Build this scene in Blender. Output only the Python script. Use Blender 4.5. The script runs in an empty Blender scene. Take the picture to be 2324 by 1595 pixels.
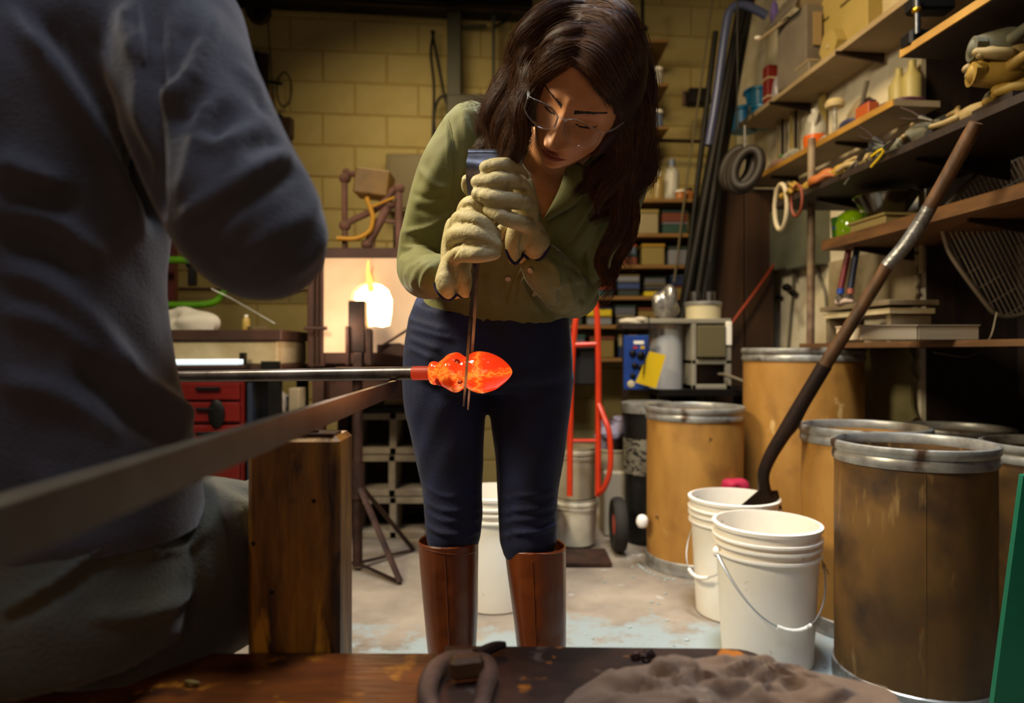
import bpy, bmesh, math, random
import numpy as np
from mathutils import Vector, Matrix
from mathutils.bvhtree import BVHTree
random.seed(7); RS = np.random.RandomState(7)
S = bpy.context.scene; COL = S.collection
PI = math.pi
H = 0.91; F = 1549.0
# ---------------------------------------------------------------- camera
cam = bpy.data.cameras.new('camera'); camo = bpy.data.objects.new('camera', cam); COL.objects.link(camo)
camo.location = (0, 0, H); camo.rotation_euler = (PI/2, 0, 0)
cam.sensor_width = 36; cam.lens = 24.0; cam.clip_start = .02
cam.dof.use_dof = True; cam.dof.focus_distance = 1.2; cam.dof.aperture_fstop = 2.8
S.camera = camo
# ---------------------------------------------------------------- world, lamps, exposure
S.view_settings.view_transform = 'Standard'; S.view_settings.look = 'None'
S.view_settings.gamma = 1; S.view_settings.use_curve_mapping = False
S.view_settings.exposure = 0.0
w = bpy.data.worlds.new('world'); S.world = w; w.use_nodes = True
bg = w.node_tree.nodes['Background']; bg.inputs[0].default_value = (.45, .62, 1.0, 1); bg.inputs[1].default_value = .05
def area(name, loc, target, size, power, col, spread=180, sy=None):
    l = bpy.data.lights.new(name, 'AREA'); l.energy = power; l.color = col; l.size = size
    if sy: l.shape = 'RECTANGLE'; l.size_y = sy
    l.spread = math.radians(spread)
    o = bpy.data.objects.new(name, l); COL.objects.link(o); o.location = loc
    o.rotation_euler = (Vector(target)-Vector(loc)).to_track_quat('-Z', 'Y').to_euler(); return o
def point(name, loc, power, col, r=.05):
    l = bpy.data.lights.new(name, 'POINT'); l.energy = power; l.color = col; l.shadow_soft_size = r
    o = bpy.data.objects.new(name, l); COL.objects.link(o); o.location = loc; return o
area('key_lamp', (-1.45, 1.05, 2.5), (-.05, 1.4, .9), .5, 60, (1, .86, .60), 150)
area('wall_lamp', (-.6, 3.3, 2.6), (-.3, 4.2, 1.4), .6, 10, (1, .78, .42), 150)
area('cool_lamp', (.5, 1.6, 3.3), (.55, 2.05, 0), .5, 30, (.86, .92, 1), 90)
area('sky_light', (-.05, .15, 3.2), (-.3, .75, 1.0), .7, 5.2, (.68, .78, 1), 80)
area('warm_front_fill', (.0, -1.1, 1.25), (0, 1.2, .85), .7, 3.3, (1, .60, .28), 160)  # added warm fill from behind the camera, not a source known in the shop
area('side_lamp', (.35, 2.3, 2.9), (1.4, 3.0, .9), .4, 27, (1, .76, .42), 150)
point('fire_light', (-.72, 2.72, 1.0), 3.4, (1, .72, .52), .07)
# ---------------------------------------------------------------- helpers
def P(px, py, d): return np.array([(px-1162)/F*d, d, H+(797.5-py)/F*d])
def lin(h):
    h = h.lstrip('#'); c = [int(h[i:i+2], 16)/255 for i in (0, 2, 4)]
    return tuple(x/12.92 if x <= .04045 else ((x+.055)/1.055)**2.4 for x in c)
MATS = {}
def mat(name, col, rough=.6, metal=0, col2=None, scale=8, lo=.35, hi=.65, bump=0, bscale=None, stretch=(1, 1, 1), spots=None, emit=None, estr=0,
        trans=0, alpha=1, coat=0, sheen=0, dist=0, weave=0, ior=1.45, sss=0):
    if name in MATS: return MATS[name]
    m = bpy.data.materials.new(name); m.use_nodes = True; nt = m.node_tree; N = nt.nodes; L = nt.links
    b = N['Principled BSDF']
    if isinstance(col, str): col = lin(col)
    if isinstance(col2, str): col2 = lin(col2)
    b.inputs['Base Color'].default_value = (*col, 1); b.inputs['Roughness'].default_value = rough; b.inputs['Metallic'].default_value = metal
    b.inputs['IOR'].default_value = ior
    if trans: b.inputs['Transmission Weight'].default_value = trans
    if alpha < 1: b.inputs['Alpha'].default_value = alpha
    if coat: b.inputs['Coat Weight'].default_value = coat; b.inputs['Coat Roughness'].default_value = .15
    if sheen: b.inputs['Sheen Weight'].default_value = sheen; b.inputs['Sheen Roughness'].default_value = .4
    if sss: b.inputs['Subsurface Weight'].default_value = sss; b.inputs['Subsurface Scale'].default_value = .01
    tc = N.new('ShaderNodeTexCoord'); mp = N.new('ShaderNodeMapping'); mp.inputs['Scale'].default_value = stretch
    L.new(tc.outputs['Object'], mp.inputs['Vector'])
    src = None
    if col2 is not None:
        nz = N.new('ShaderNodeTexNoise'); nz.inputs['Scale'].default_value = scale; nz.inputs['Detail'].default_value = 6; nz.inputs['Distortion'].default_value = dist
        nz.inputs['Roughness'].default_value = .62
        L.new(mp.outputs[0], nz.inputs['Vector'])
        rp = N.new('ShaderNodeValToRGB'); rp.color_ramp.elements[0].position = lo; rp.color_ramp.elements[1].position = hi
        rp.color_ramp.elements[0].color = (*col, 1); rp.color_ramp.elements[1].color = (*col2, 1)
        L.new(nz.outputs[0], rp.inputs[0]); src = rp.outputs[0]
    for sp in (spots or []):          # (colour, scale, lo, hi, stretch)
        n2 = N.new('ShaderNodeTexNoise'); n2.inputs['Scale'].default_value = sp[1]; n2.inputs['Detail'].default_value = 5
        mp2 = N.new('ShaderNodeMapping'); mp2.inputs['Scale'].default_value = sp[4] if len(sp) > 4 else (1, 1, 1); mp2.inputs['Location'].default_value = (3.1*sp[1] % 7, 1.7, .9)
        L.new(tc.outputs['Object'], mp2.inputs['Vector']); L.new(mp2.outputs[0], n2.inputs['Vector'])
        r2 = N.new('ShaderNodeValToRGB'); r2.color_ramp.elements[0].position = sp[2]; r2.color_ramp.elements[1].position = sp[3]
        L.new(n2.outputs[0], r2.inputs[0])
        mx = N.new('ShaderNodeMix'); mx.data_type = 'RGBA'; L.new(r2.outputs[0], mx.inputs[0])
        if src: L.new(src, mx.inputs[6])
        else: mx.inputs[6].default_value = (*col, 1)
        c = lin(sp[0]) if isinstance(sp[0], str) else sp[0]
        mx.inputs[7].default_value = (*c, 1); src = mx.outputs[2]
    if src: L.new(src, b.inputs['Base Color'])
    if bump or weave:
        nb = N.new('ShaderNodeTexNoise'); nb.inputs['Scale'].default_value = bscale or scale*4; nb.inputs['Detail'].default_value = 5
        L.new(mp.outputs[0], nb.inputs['Vector'])
        bp = N.new('ShaderNodeBump'); bp.inputs['Strength'].default_value = min(1, bump or .2); bp.inputs['Distance'].default_value = .003
        L.new(nb.outputs[0], bp.inputs['Height']); L.new(bp.outputs[0], b.inputs['Normal'])
    if emit is not None:
        if isinstance(emit, str): emit = lin(emit)
        b.inputs['Emission Color'].default_value = (*emit, 1); b.inputs['Emission Strength'].default_value = estr
    MATS[name] = m; return m
ORIG = {}
def tag(o, label=None, cat=None, group=None, kind=None):
    if label: o['label'] = label
    if cat: o['category'] = cat
    if group: o['group'] = group
    if kind: o['kind'] = kind
    return o
def empty(name, loc, label=None, cat=None, group=None, rz=0):
    o = bpy.data.objects.new(name, None); COL.objects.link(o); o.location = loc; o.rotation_euler = (0, 0, rz); o.empty_display_size = .05
    ORIG[o.name] = np.array(loc, float); return tag(o, label, cat, group)
def frames(pts):
    pts = np.array(pts, float); t = np.gradient(pts, axis=0); t /= np.linalg.norm(t, axis=1)[:, None]+1e-12
    up = np.array([0, 0, 1.]) if abs(t[0][2]) < .9 else np.array([1., 0, 0])
    a = np.cross(up, t[0]); a /= np.linalg.norm(a); A = [a]
    for i in range(1, len(pts)):
        a = A[-1]-t[i]*np.dot(A[-1], t[i]); a /= np.linalg.norm(a)+1e-12; A.append(a)
    A = np.array(A); return pts, t, A, np.cross(t, A)
def cr(pts, n):
    """Catmull-Rom resample of rows (any width) to about n rows"""
    p = np.array(pts, float)
    if len(p) < 3: s = np.linspace(0, 1, n)[:, None]; return p[0]*(1-s)+p[-1]*s
    q = np.vstack([2*p[0]-p[1], p, 2*p[-1]-p[-2]]); out = []
    u = np.linspace(0, len(p)-1-1e-9, n)
    for x in u:
        i = int(x); f = x-i; a, b, c, d = q[i:i+4]
        out.append(.5*((2*b)+(-a+c)*f+(2*a-5*b+4*c-d)*f*f+(-a+3*b-3*c+d)*f**3))
    return np.array(out)
class B:
    def __init__(s): s.v = []; s.f = []; s.n = 0
    def add(s, v, f):
        v = np.asarray(v, float).reshape(-1, 3); s.v.append(v); k = s.n; s.f += [tuple(i+k for i in q) for q in f]; s.n += len(v); return s
    def box(s, c, size, rot=(0, 0, 0), bev=0):
        hx, hy, hz = [x/2 for x in size]; M = Matrix.Rotation(rot[2], 3, 'Z') @ Matrix.Rotation(rot[1], 3, 'Y') @ Matrix.Rotation(rot[0], 3, 'X')
        if bev <= 0:
            v = [(x, y, z) for z in (-hz, hz) for x, y in ((-hx, -hy), (hx, -hy), (hx, hy), (-hx, hy))]
            f = [(3, 2, 1, 0), (4, 5, 6, 7)]+[(i, (i+1) % 4, (i+1) % 4+4, i+4) for i in range(4)]
        else:
            b = min(bev, hx*.9, hy*.9, hz*.9); v = []; f = []
            def ring(x, y, z): return [(-x, -y, z), (x, -y, z), (x, y, z), (-x, y, z)]
            def oct_(x, y, z, bb): return [(-x+bb, -y, z), (x-bb, -y, z), (x, -y+bb, z), (x, y-bb, z), (x-bb, y, z), (-x+bb, y, z), (-x, y-bb, z), (-x, -y+bb, z)]
            v = oct_(hx-b, hy-b, -hz, b*.4)+oct_(hx, hy, -hz+b, b)+oct_(hx, hy, hz-b, b)+oct_(hx-b, hy-b, hz, b*.4)
            f = [tuple(reversed(range(8))), tuple(range(24, 32))]
            for r in range(3): f += [(r*8+i, r*8+(i+1) % 8, r*8+8+(i+1) % 8, r*8+8+i) for i in range(8)]
        v = [np.array(M @ Vector(p))+np.array(c) for p in v]; return s.add(v, f)
    def tube(s, pts, r, n=12, cap=True, smooth=0, flat=1.0, upv=None):
        pts = [np.array(p, float) for p in pts]; r = [r]*len(pts) if np.isscalar(r) else list(r)
        if smooth:
            q = cr([list(p)+[rr] for p, rr in zip(pts, r)], smooth); pts = q[:, :3]; r = q[:, 3]
        p, t, A, Bb = frames(pts)
        if upv is not None:
            u = np.array(upv, float); Bb = u-t*(t@u)[:, None]; Bb /= np.linalg.norm(Bb, axis=1)[:, None]; A = np.cross(Bb, t)
        th = np.linspace(0, 2*PI, n, endpoint=False); V = []
        for i in range(len(p)): V.append(p[i]+r[i]*(np.cos(th)[:, None]*A[i]+flat*np.sin(th)[:, None]*Bb[i]))
        f = [(i*n+j, i*n+(j+1) % n, (i+1)*n+(j+1) % n, (i+1)*n+j) for i in range(len(p)-1) for j in range(n)]
        if cap: f += [tuple(reversed(range(n))), tuple(range((len(p)-1)*n, len(p)*n))]
        return s.add(np.vstack(V), f)
    def limb(s, rows, n=24, k=4):
        """rows of (x,y,z,r); rounded ends"""
        q = cr(rows, max(4, (len(rows)-1)*k+1)); a = q[0, :3]; b = q[-1, :3]; ta = q[0, :3]-q[1, :3]; tb = q[-1, :3]-q[-2, :3]
        ta /= np.linalg.norm(ta)+1e-9; tb /= np.linalg.norm(tb)+1e-9; pa = []; pb = []
        for x in (.99, .85, .5): c = math.sqrt(1-x*x); pa.append([*(a+ta*q[0, 3]*x), q[0, 3]*c]); pb.append([*(b+tb*q[-1, 3]*x), q[-1, 3]*c])
        q = np.vstack([pa, q, pb[::-1]]); return s.tube(q[:, :3], q[:, 3], n)
    def loft(s, rows, n=40, k=6, p=2.3, cap=True):
        """rows: center xyz, right vec xyz, rx, ry ; forward = from spine tangent"""
        q = cr(rows, (len(rows)-1)*k+1); c = q[:, :3]; R = q[:, 3:6]; R /= np.linalg.norm(R, axis=1)[:, None]
        t = np.gradient(c, axis=0); t /= np.linalg.norm(t, axis=1)[:, None]; W = np.cross(R, t); W /= np.linalg.norm(W, axis=1)[:, None]
        th = np.linspace(0, 2*PI, n, endpoint=False); cx = np.sign(np.cos(th))*abs(np.cos(th))**(2/p); sx = np.sign(np.sin(th))*abs(np.sin(th))**(2/p)
        V = [c[i]+q[i, 6]*cx[:, None]*R[i]+q[i, 7]*sx[:, None]*W[i] for i in range(len(q))]
        f = [(i*n+j, i*n+(j+1) % n, (i+1)*n+(j+1) % n, (i+1)*n+j) for i in range(len(q)-1) for j in range(n)]
        if cap: f += [tuple(reversed(range(n))), tuple(range((len(q)-1)*n, len(q)*n))]
        return s.add(np.vstack(V), f)
    def lathe(s, prof, c=(0, 0, 0), n=32, close=False):
        th = np.linspace(0, 2*PI, n, endpoint=False); V = []
        for r, z in prof: V += [(c[0]+r*math.cos(a), c[1]+r*math.sin(a), c[2]+z) for a in th]
        m = len(prof); f = [(i*n+j, i*n+(j+1) % n, (i+1)*n+(j+1) % n, (i+1)*n+j) for i in range(m-1) for j in range(n)]
        if prof[0][0] < 1e-6 or close: f.append(tuple(reversed(range(n))))
        if prof[-1][0] > 1e-6 and close: f.append(tuple(range((m-1)*n, m*n)))
        return s.add(V, f)
    def ball(s, c, r, n=16, m=10, M=None):
        r = (r, r, r) if np.isscalar(r) else r; V = []
        for i in range(m+1):
            ph = PI*i/m
            for j in range(n):
                a = 2*PI*j/n; p = Vector((r[0]*math.sin(ph)*math.cos(a), r[1]*math.sin(ph)*math.sin(a), -r[2]*math.cos(ph)))
                if M is not None: p = M @ p
                V.append((c[0]+p.x, c[1]+p.y, c[2]+p.z))
        f = [(i*n+j, i*n+(j+1) % n, (i+1)*n+(j+1) % n, (i+1)*n+j) for i in range(m) for j in range(n)]
        return s.add(V, f)
    def prism(s, poly, dirv, closed=True):
        """polygon (list of 3d pts) extruded by dirv"""
        a = np.array(poly, float); b = a+np.array(dirv, float); n = len(a)
        return s.add(np.vstack([a, b]), [tuple(reversed(range(n))), tuple(range(n, 2*n))]+[(i, (i+1) % n, (i+1) % n+n, i+n) for i in range(n)])
    def build(s, name, m, parent=None, label=None, cat=None, group=None, kind=None, smooth=False, local=False, base=True, weld=False):
        v = np.vstack(s.v); o_loc = np.zeros(3)
        if parent is not None:
            if not local: v = v-ORIG[parent.name]
        elif base:
            o_loc = np.array([(v[:, 0].min()+v[:, 0].max())/2, (v[:, 1].min()+v[:, 1].max())/2, v[:, 2].min()]); v = v-o_loc
        me = bpy.data.meshes.new(name); me.from_pydata(v.tolist(), [], s.f)
        bm = bmesh.new(); bm.from_mesh(me)
        if weld: bmesh.ops.remove_doubles(bm, verts=bm.verts, dist=1e-5)
        bmesh.ops.recalc_face_normals(bm, faces=bm.faces)
        if smooth:
            for f in bm.faces: f.smooth = True
            for e in bm.edges:
                if len(e.link_faces) == 2 and e.calc_face_angle(0) > math.radians(38): e.smooth = False
        bm.to_mesh(me); bm.free()
        if m: me.materials.append(m)
        o = bpy.data.objects.new(name, me); COL.objects.link(o)
        if parent is not None: o.parent = parent; ORIG[o.name] = ORIG[parent.name] if not local else np.zeros(3)
        else: o.location = o_loc; ORIG[o.name] = o_loc
        return tag(o, label, cat, group, kind)
def dup(o, parent=None):
    c = o.copy(); COL.objects.link(c); c.parent = parent
    for ch in list(o.children): dup(ch, c)
    return c
def place(o, loc, rz=0, label=None, s=1, group=None, rot=None):
    o.location = loc; o.rotation_euler = rot or (0, 0, rz); o.scale = (s, s, s) if np.isscalar(s) else s
    if label: o['label'] = label
    if group: o['group'] = group
    return o
def wverts(o):
    me = o.data; a = np.empty(len(me.vertices)*3); me.vertices.foreach_get('co', a); a = a.reshape(-1, 3); return a+ORIG[o.name]
def setw(o, W): o.data.vertices.foreach_set('co', (W-ORIG[o.name]).ravel()); o.data.update()
def remesh(o, vox, it=6, fac=.5):
    m = o.modifiers.new('r', 'REMESH'); m.mode = 'VOXEL'; m.voxel_size = vox
    if it: s = o.modifiers.new('s', 'SMOOTH'); s.iterations = it; s.factor = fac
    bpy.context.view_layer.update(); dg = bpy.context.evaluated_depsgraph_get(); ev = o.evaluated_get(dg)
    me = bpy.data.meshes.new_from_object(ev, depsgraph=dg); old = o.data; mats = list(old.materials); o.modifiers.clear(); o.data = me
    me.materials.clear()
    for x in mats: me.materials.append(x)
    me.polygons.foreach_set('use_smooth', [True]*len(me.polygons)); return o
def proj(W): return 1162+F*W[:, 0]/W[:, 1], 797.5-F*(W[:, 2]-H)/W[:, 1]
def seg_dist(x, y, pts):
    best = np.full(len(x), 1e9); par = np.zeros(len(x)); n = len(pts)-1
    for i in range(n):
        (x0, y0), (x1, y1) = pts[i], pts[i+1]; dx, dy = x1-x0, y1-y0; L2 = dx*dx+dy*dy
        t = np.clip(((x-x0)*dx+(y-y0)*dy)/L2, 0, 1); d = np.hypot(x-x0-t*dx, y-y0-t*dy); k = d < best
        best[k] = d[k]; par[k] = (i+t[k])/n
    return best, par
def normals(o):
    me = o.data; a = np.empty(len(me.vertices)*3); me.vertices.foreach_get('normal', a); return a.reshape(-1, 3)
def sculpt(o, folds, noise=None, post=0):
    """raise or sink the cloth along fold lines: (polyline px, half width px, height m)"""
    W = wverts(o); Nn = normals(o); x, y = proj(W); view = W-np.array([0, 0, H]); view /= np.linalg.norm(view, axis=1)[:, None]
    fac = np.clip(-(Nn*view).sum(1)*2.5, 0, 1); disp = np.zeros(len(W))
    for pts, wd, h in folds:
        d, t = seg_dist(x, y, cr([list(p) for p in pts], max(len(pts)*4, 6)).tolist()); tp = np.minimum(1, np.minimum(t, 1-t)*6+.15)
        disp += h*np.exp(-(d/wd)**2)*tp
    if noise:
        for sc, am, st in noise:
            q = W*np.array(st)*sc; disp_n = np.sin(q[:, 0]*6.1+2.3*np.sin(q[:, 1]*4.3+q[:, 2]*2.9))*np.sin(q[:, 2]*5.7+1.9*np.sin(q[:, 0]*3.7+1))*np.cos(q[:, 1]*3.3+q[:, 2]*2.1)
            disp += am*disp_n/np.maximum(fac, .3)
    setw(o, W+Nn*(disp*fac)[:, None])
    if post:
        m = o.modifiers.new('s', 'SMOOTH'); m.iterations = post; m.factor = .5; bpy.context.view_layer.update(); dg = bpy.context.evaluated_depsgraph_get()
        me = bpy.data.meshes.new_from_object(o.evaluated_get(dg), depsgraph=dg); o.modifiers.clear(); o.data = me
    return o
def bvh(o):
    W = wverts(o); return BVHTree.FromPolygons([Vector(p) for p in W], [tuple(p.vertices) for p in o.data.polygons])
def hit(tree, px, py, off=0):
    d = Vector(P(px, py, 1)-np.array([0, 0, H])).normalized(); r = tree.ray_cast(Vector((0, 0, H)), d)
    if r[0] is None: return None, None
    n = r[1] if r[1].dot(d) < 0 else -r[1]; return np.array(r[0]+n*off), np.array(n)
def surf_strip(tree, pts, r, off=0, k=24, n=6, Bd=None, d0=None):
    """thin tube laid along a surface below a pixel polyline"""
    q = cr([list(p) for p in pts], k); out = []
    for x, y in q:
        h, _ = hit(tree, x, y, off)
        if h is not None: out.append(h)
    Bd = Bd or B()
    if len(out) > 2:
        o = np.array(out); sm = o.copy()
        for _ in range(2): sm[1:-1] = (sm[:-2]+2*sm[1:-1]+sm[2:])/4
        Bd.tube(sm, r, n)
    return Bd
# ================================================================ the room
M_block = mat('painted_block', '#a3925f', .75, 0, '#93824f', 3, bump=.35, bscale=60, spots=[('#75623a', 2.2, .6, .8)])
M_mortar = mat('mortar', '#917d46', .9, 0, '#85713c', 5)
M_white = mat('old_white_paint', '#dcd2bc', .7, 0, '#c4b698', 4, bump=.2, spots=[('#6b5938', 3, .62, .75)])
M_darkwood = mat('dark_stained_wood', '#2a1a0e', .6, 0, '#1a0f08', 4, stretch=(6, 6, .6), bump=.2)
M_conc = mat('concrete', '#6d5f50', .55, 0, '#8a7d6e', 2.5, bump=.35, bscale=25, spots=[('#4c4036', 1.6, .55, .72), ('#9c9184', 9, .6, .68)])
M_black = mat('black_iron', '#0f0e0d', .5, .6, '#1c1814', 8)
M_steel = mat('steel', '#8c8c8e', .32, 1, '#5f5c5a', 9, bump=.08)
M_rust = mat('rusty_steel', '#4a3128', .6, .55, '#2c201b', 14, bump=.3)
M_iron = mat('dark_iron', '#2a2320', .5, .7, '#3b2a22', 12, bump=.25)
# floor with pale spilled powder
def floor_mat():
    m = mat('concrete_floor', '#72675b', .5, 0, '#a39584', 2.2, bump=.4, bscale=22, spots=[('#4c4238', 1.3, .54, .74), ('#b5b2ab', 10, .67, .72)])
    nt = m.node_tree; N = nt.nodes; L = nt.links; b = N['Principled BSDF']; src = b.inputs['Base Color'].links[0].from_socket
    tc = [n for n in N if n.type == 'TEX_COORD'][0]; mp = N.new('ShaderNodeMapping'); mp.inputs['Location'].default_value = (-.27, -3.15, 0); mp.inputs['Scale'].default_value = (.75, 1.75, 1)
    L.new(tc.outputs['Object'], mp.inputs[0]); ln = N.new('ShaderNodeVectorMath'); ln.operation = 'LENGTH'; L.new(mp.outputs[0], ln.inputs[0])
    nz = N.new('ShaderNodeTexNoise'); nz.inputs['Scale'].default_value = 5; nz.inputs['Detail'].default_value = 8; nz.inputs['Roughness'].default_value = .7; L.new(tc.outputs['Object'], nz.inputs[0])
    a = N.new('ShaderNodeMath'); a.operation = 'MULTIPLY_ADD'; L.new(nz.outputs[0], a.inputs[0]); a.inputs[1].default_value = -2.2; ad = N.new('ShaderNodeMath'); ad.operation = 'ADD'; ad.inputs[1].default_value = .40; L.new(ln.outputs['Value'], ad.inputs[0]); L.new(ad.outputs[0], a.inputs[2])
    r = N.new('ShaderNodeValToRGB'); r.color_ramp.elements[0].position = .0; r.color_ramp.elements[0].color = (1, 1, 1, 1); r.color_ramp.elements[1].position = .22; r.color_ramp.elements[1].color = (0, 0, 0, 1)
    L.new(a.outputs[0], r.inputs[0]); mx = N.new('ShaderNodeMix'); mx.data_type = 'RGBA'; L.new(r.outputs[0], mx.inputs[0]); L.new(src, mx.inputs[6]); mx.inputs[7].default_value = (*lin('#8e9898'), 1)
    L.new(mx.outputs[2], b.inputs['Base Color']); return m
B().box((0, 2.2, -.05), (7.2, 6.4, .1)).build('floor', floor_mat(), kind='structure', base=False)
ang = math.atan2(.104, 1); ca, sa = math.cos(ang), math.sin(ang)
a_v = np.array([-sa, ca, 0]); b_v = np.array([ca, sa, 0]); z_v = np.array([0, 0, 1.])
O_b = np.array([0, 4.42, 0.])
def bw(u, off=0, z=0): return O_b+b_v*u-a_v*off+z_v*z          # point on the back wall
def hexa(Bd, p0, dx, dy, dz):
    v = [p0, p0+dx, p0+dx+dy, p0+dy, p0+dz, p0+dx+dz, p0+dx+dy+dz, p0+dy+dz]
    return Bd.add(v, [(3, 2, 1, 0), (4, 5, 6, 7), (0, 1, 5, 4), (1, 2, 6, 5), (2, 3, 7, 6), (3, 0, 4, 7)])
wb = hexa(B(), bw(-3.4, -.0), b_v*5.25, a_v*.15, z_v*3.6).build('wall_back', M_mortar, kind='structure')
protos = []
for r in range(17):
    for c in range(14):
        u = -3.2+.4*c+(.2 if r % 2 else 0); z = .1+.2*r+.005; k = (r*5+c*3) % 3
        if u > 1.62: continue
        if len(protos) < 3: o = B().box((0, 0, 0), (.393, .03, .193), bev=.004+.0015*len(protos)).build('block', M_block, wb, local=True); protos.append(o)
        else: o = dup(protos[k], wb)
        o.location = bw(u, -.011+.0012*((r*7+c*11) % 3), z)-ORIG[wb.name]; o.rotation_euler = (0, 0, ang)
def rw(c, d, z=0): return np.array([c-.104*d, d, z])
wr = hexa(B(), rw(1.97, 2.8), b_v*.12, a_v*1.75, z_v*3.6).build('wall_right', M_white, kind='structure')
wr2 = hexa(B(), rw(2.42, .1), b_v*.12, a_v*2.8, z_v*3.6).build('wall_right', M_darkwood, kind='structure')
for i in range(13):
    hexa(B(), rw(2.40, .15+.21*i), b_v*.02, a_v*.2, z_v*3.58).build('plank', M_darkwood, wr2)
hexa(B(), rw(1.99, 2.8), b_v*.45, a_v*.05, z_v*3.6).build('wall_right', M_darkwood, kind='structure')
hexa(B(), np.array([-3.45, -.9, 0]), np.array([.1, 0, 0]), np.array([0, 5.2, 0]), z_v*3.6).build('wall_left', M_mortar, kind='structure')
B().box((-.4, 1.7, 3.62), (6.6, 6, .06)).build('ceiling', mat('dark_ceiling', '#1c1812', .9), kind='structure', base=False)
# ================================================================ foreground bench
M_bench = mat('worn_orange_wood', '#7c4010', .38, 0, '#4c240c', 5, stretch=(1.2, 5, 5), bump=.35, bscale=30, spots=[('#1a0f0a', 9, .52, .66), ('#a86818', 26, .60, .68)], coat=.15)
M_bench2 = mat('charred_board', '#2a1c18', .45, 0, '#40291c', 7, bump=.5, bscale=35, spots=[('#140d0b', 8, .5, .62), ('#a05c16', 30, .60, .67), ('#6a5a50', 18, .62, .70)], coat=.1)
M_post = mat('scorched_post_wood', '#9a6a1e', .45, 0, '#5c3a10', 6, stretch=(5, 5, .9), bump=.5, bscale=24, spots=[('#2c1606', 8, .48, .66, (3, 3, .5)), ('#b8821e', 15, .60, .68, (2, 2, .5)), ('#120a06', 12, .64, .72)], coat=.12)
ZB = .56
bench = empty('glassblowing_bench', (0, .7, 0), "glassblower's bench with dark wooden seat boards, upright timber post and steel rail", 'bench')
B().box((-.48, .47, ZB-.02), (.792, .655, .04), bev=.006).build('seat_board', M_bench, bench, label='orange-brown worn seat board')
q = B(); pl = [(-.078, .14), (.285, .14), (.285, .735)]+[(.285-.03+.03*math.cos(t), .765+.03*math.sin(t)) for t in np.linspace(0, PI/2, 6)]+[(-.078, .803)]
q.prism([(x, y, ZB-.036) for x, y in pl], (0, 0, .04)).build('seat_board', M_bench2, bench, label='darker charred seat board')
q = B()
for x, y in ((-.8, .2), (.22, .2), (-.8, .72), (.22, .72)): q = B().box((x, y, .26), (.07, .07, .52), bev=.004); q.build('leg', M_post, bench)
q = B(); q.box((-.2567, .8345, .555), (.1085, .07, .51), bev=.006)
post = q.build('post', M_post, bench)
q = B(); q.lathe([(0, 0), (.012, 0), (.013, .003), (.006, .006), (0, .006)], (-.245, .822, .8125), 12); q.build('bolt', M_rust, post)
for (x, z) in ((-.232, .735), (-.303, .685), (-.281, .628)): B().tube([(x, .7985, z), (x, .8005, z)], .0026, 8).build('nail_hole', M_black, post)
B().box((-.235, .822, .8115), (.05, .036, .003)).build('bracket', M_rust, post)
M_rail = mat('rail_steel', '#55534e', .4, .6, '#3c3833', 6, bump=.15, spots=[('#4a3022', 5, .55, .7)])
p0 = np.array([-.207, .12, .8485]); p1 = np.array([-.217, 1.262, .8562])
q = B(); n = 14
sec = [(-.0045, -.026), (.0045, -.026), (.0045, 0), (-.0045, 0)]
dv = p1-p0; V = []; Fc = []
for i, t in enumerate(list(np.linspace(0, .93, n))+[.97, 1.0]):
    k = 1.0 if t <= .93 else (.8 if t < .98 else .45); c = p0+dv*t
    for x, z in sec: V.append((c[0]+x, c[1], c[2]+(z*k)))
m_ = n+2
for i in range(m_-1): Fc += [(i*4+j, i*4+(j+1) % 4, (i+1)*4+(j+1) % 4, (i+1)*4+j) for j in range(4)]
Fc += [(3, 2, 1, 0), tuple(range((m_-1)*4, m_*4))]
q.add(V, Fc); rail = q.build('rail', M_rail, bench)
# the blowpipe and hot glass
M_pipe = mat('pipe_steel', '#6b6462', .3, .6, '#3a3331', 10, bump=.1)
g0 = P(978, 846, 1.21); g1 = P(370, 854.5, 1.36); dirp = (g1-g0)/np.linalg.norm(g1-g0)
q = B(); tip = g0-dirp*.0
q.tube([g0+dirp*x for x in (0, .2, .5, 1.05)], [.0122, .0120, .0112, .0105], 20); pipe = empty('punty_rod', g0, 'long round steel rod lying on the bench rail, ending in the glowing glass', 'rod')
q.build('rod', M_pipe, pipe, smooth=True)
mh = mat('heated_rod_end', '#5a2418', .5, .5, '#301410', 12, emit=(1, .06, .015), estr=.35)
q = B(); q.tube([g0+dirp*x for x in (-.006, .034)], .0126, 20); q.build('heated_end', mh, pipe, smooth=True, label='rod end glowing dull red')
# glass: lathe along the rod axis with bumps
def glass_mesh():
    ax = -dirp; up = np.array([0, 0, 1.]); up -= ax*np.dot(up, ax); up /= np.linalg.norm(up); sd = np.cross(ax, up)
    prof = [(0, .012), (.001, .018), (.008, .021), (.014, .019), (.022, .024), (.032, .031), (.042, .0345), (.052, .034), (.0595, .0285), (.064, .0275), (.069, .0285), (.078, .034), (.090, .0365), (.104, .0345), (.118, .029), (.130, .021), (.140, .012), (.145, .005), (.1465, .0005)]
    q = cr(prof, 90); n = 64; V = []
    for x, r in q:
        for j in range(n):
            a = 2*PI*j/n; k = 1+ .045*math.sin(3*a+x*90)*math.sin(x*160+2)*(1 if x < .075 else .35)+.03*math.sin(5*a-x*130)*(1 if x < .06 else .25)
            V.append(g0+ax*x*1.02+(up*math.cos(a)+sd*math.sin(a))*max(r, 0)*k)
    V = np.array(V); m = len(q); f = [(i*n+j, i*n+(j+1) % n, (i+1)*n+(j+1) % n, (i+1)*n+j) for i in range(m-1) for j in range(n)]
    f += [tuple(reversed(range(n))), tuple(range((m-1)*n, m*n))]
    return B().add(V, f), ax, up, sd
gq, gax, gup, gsd = glass_mesh()
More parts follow.
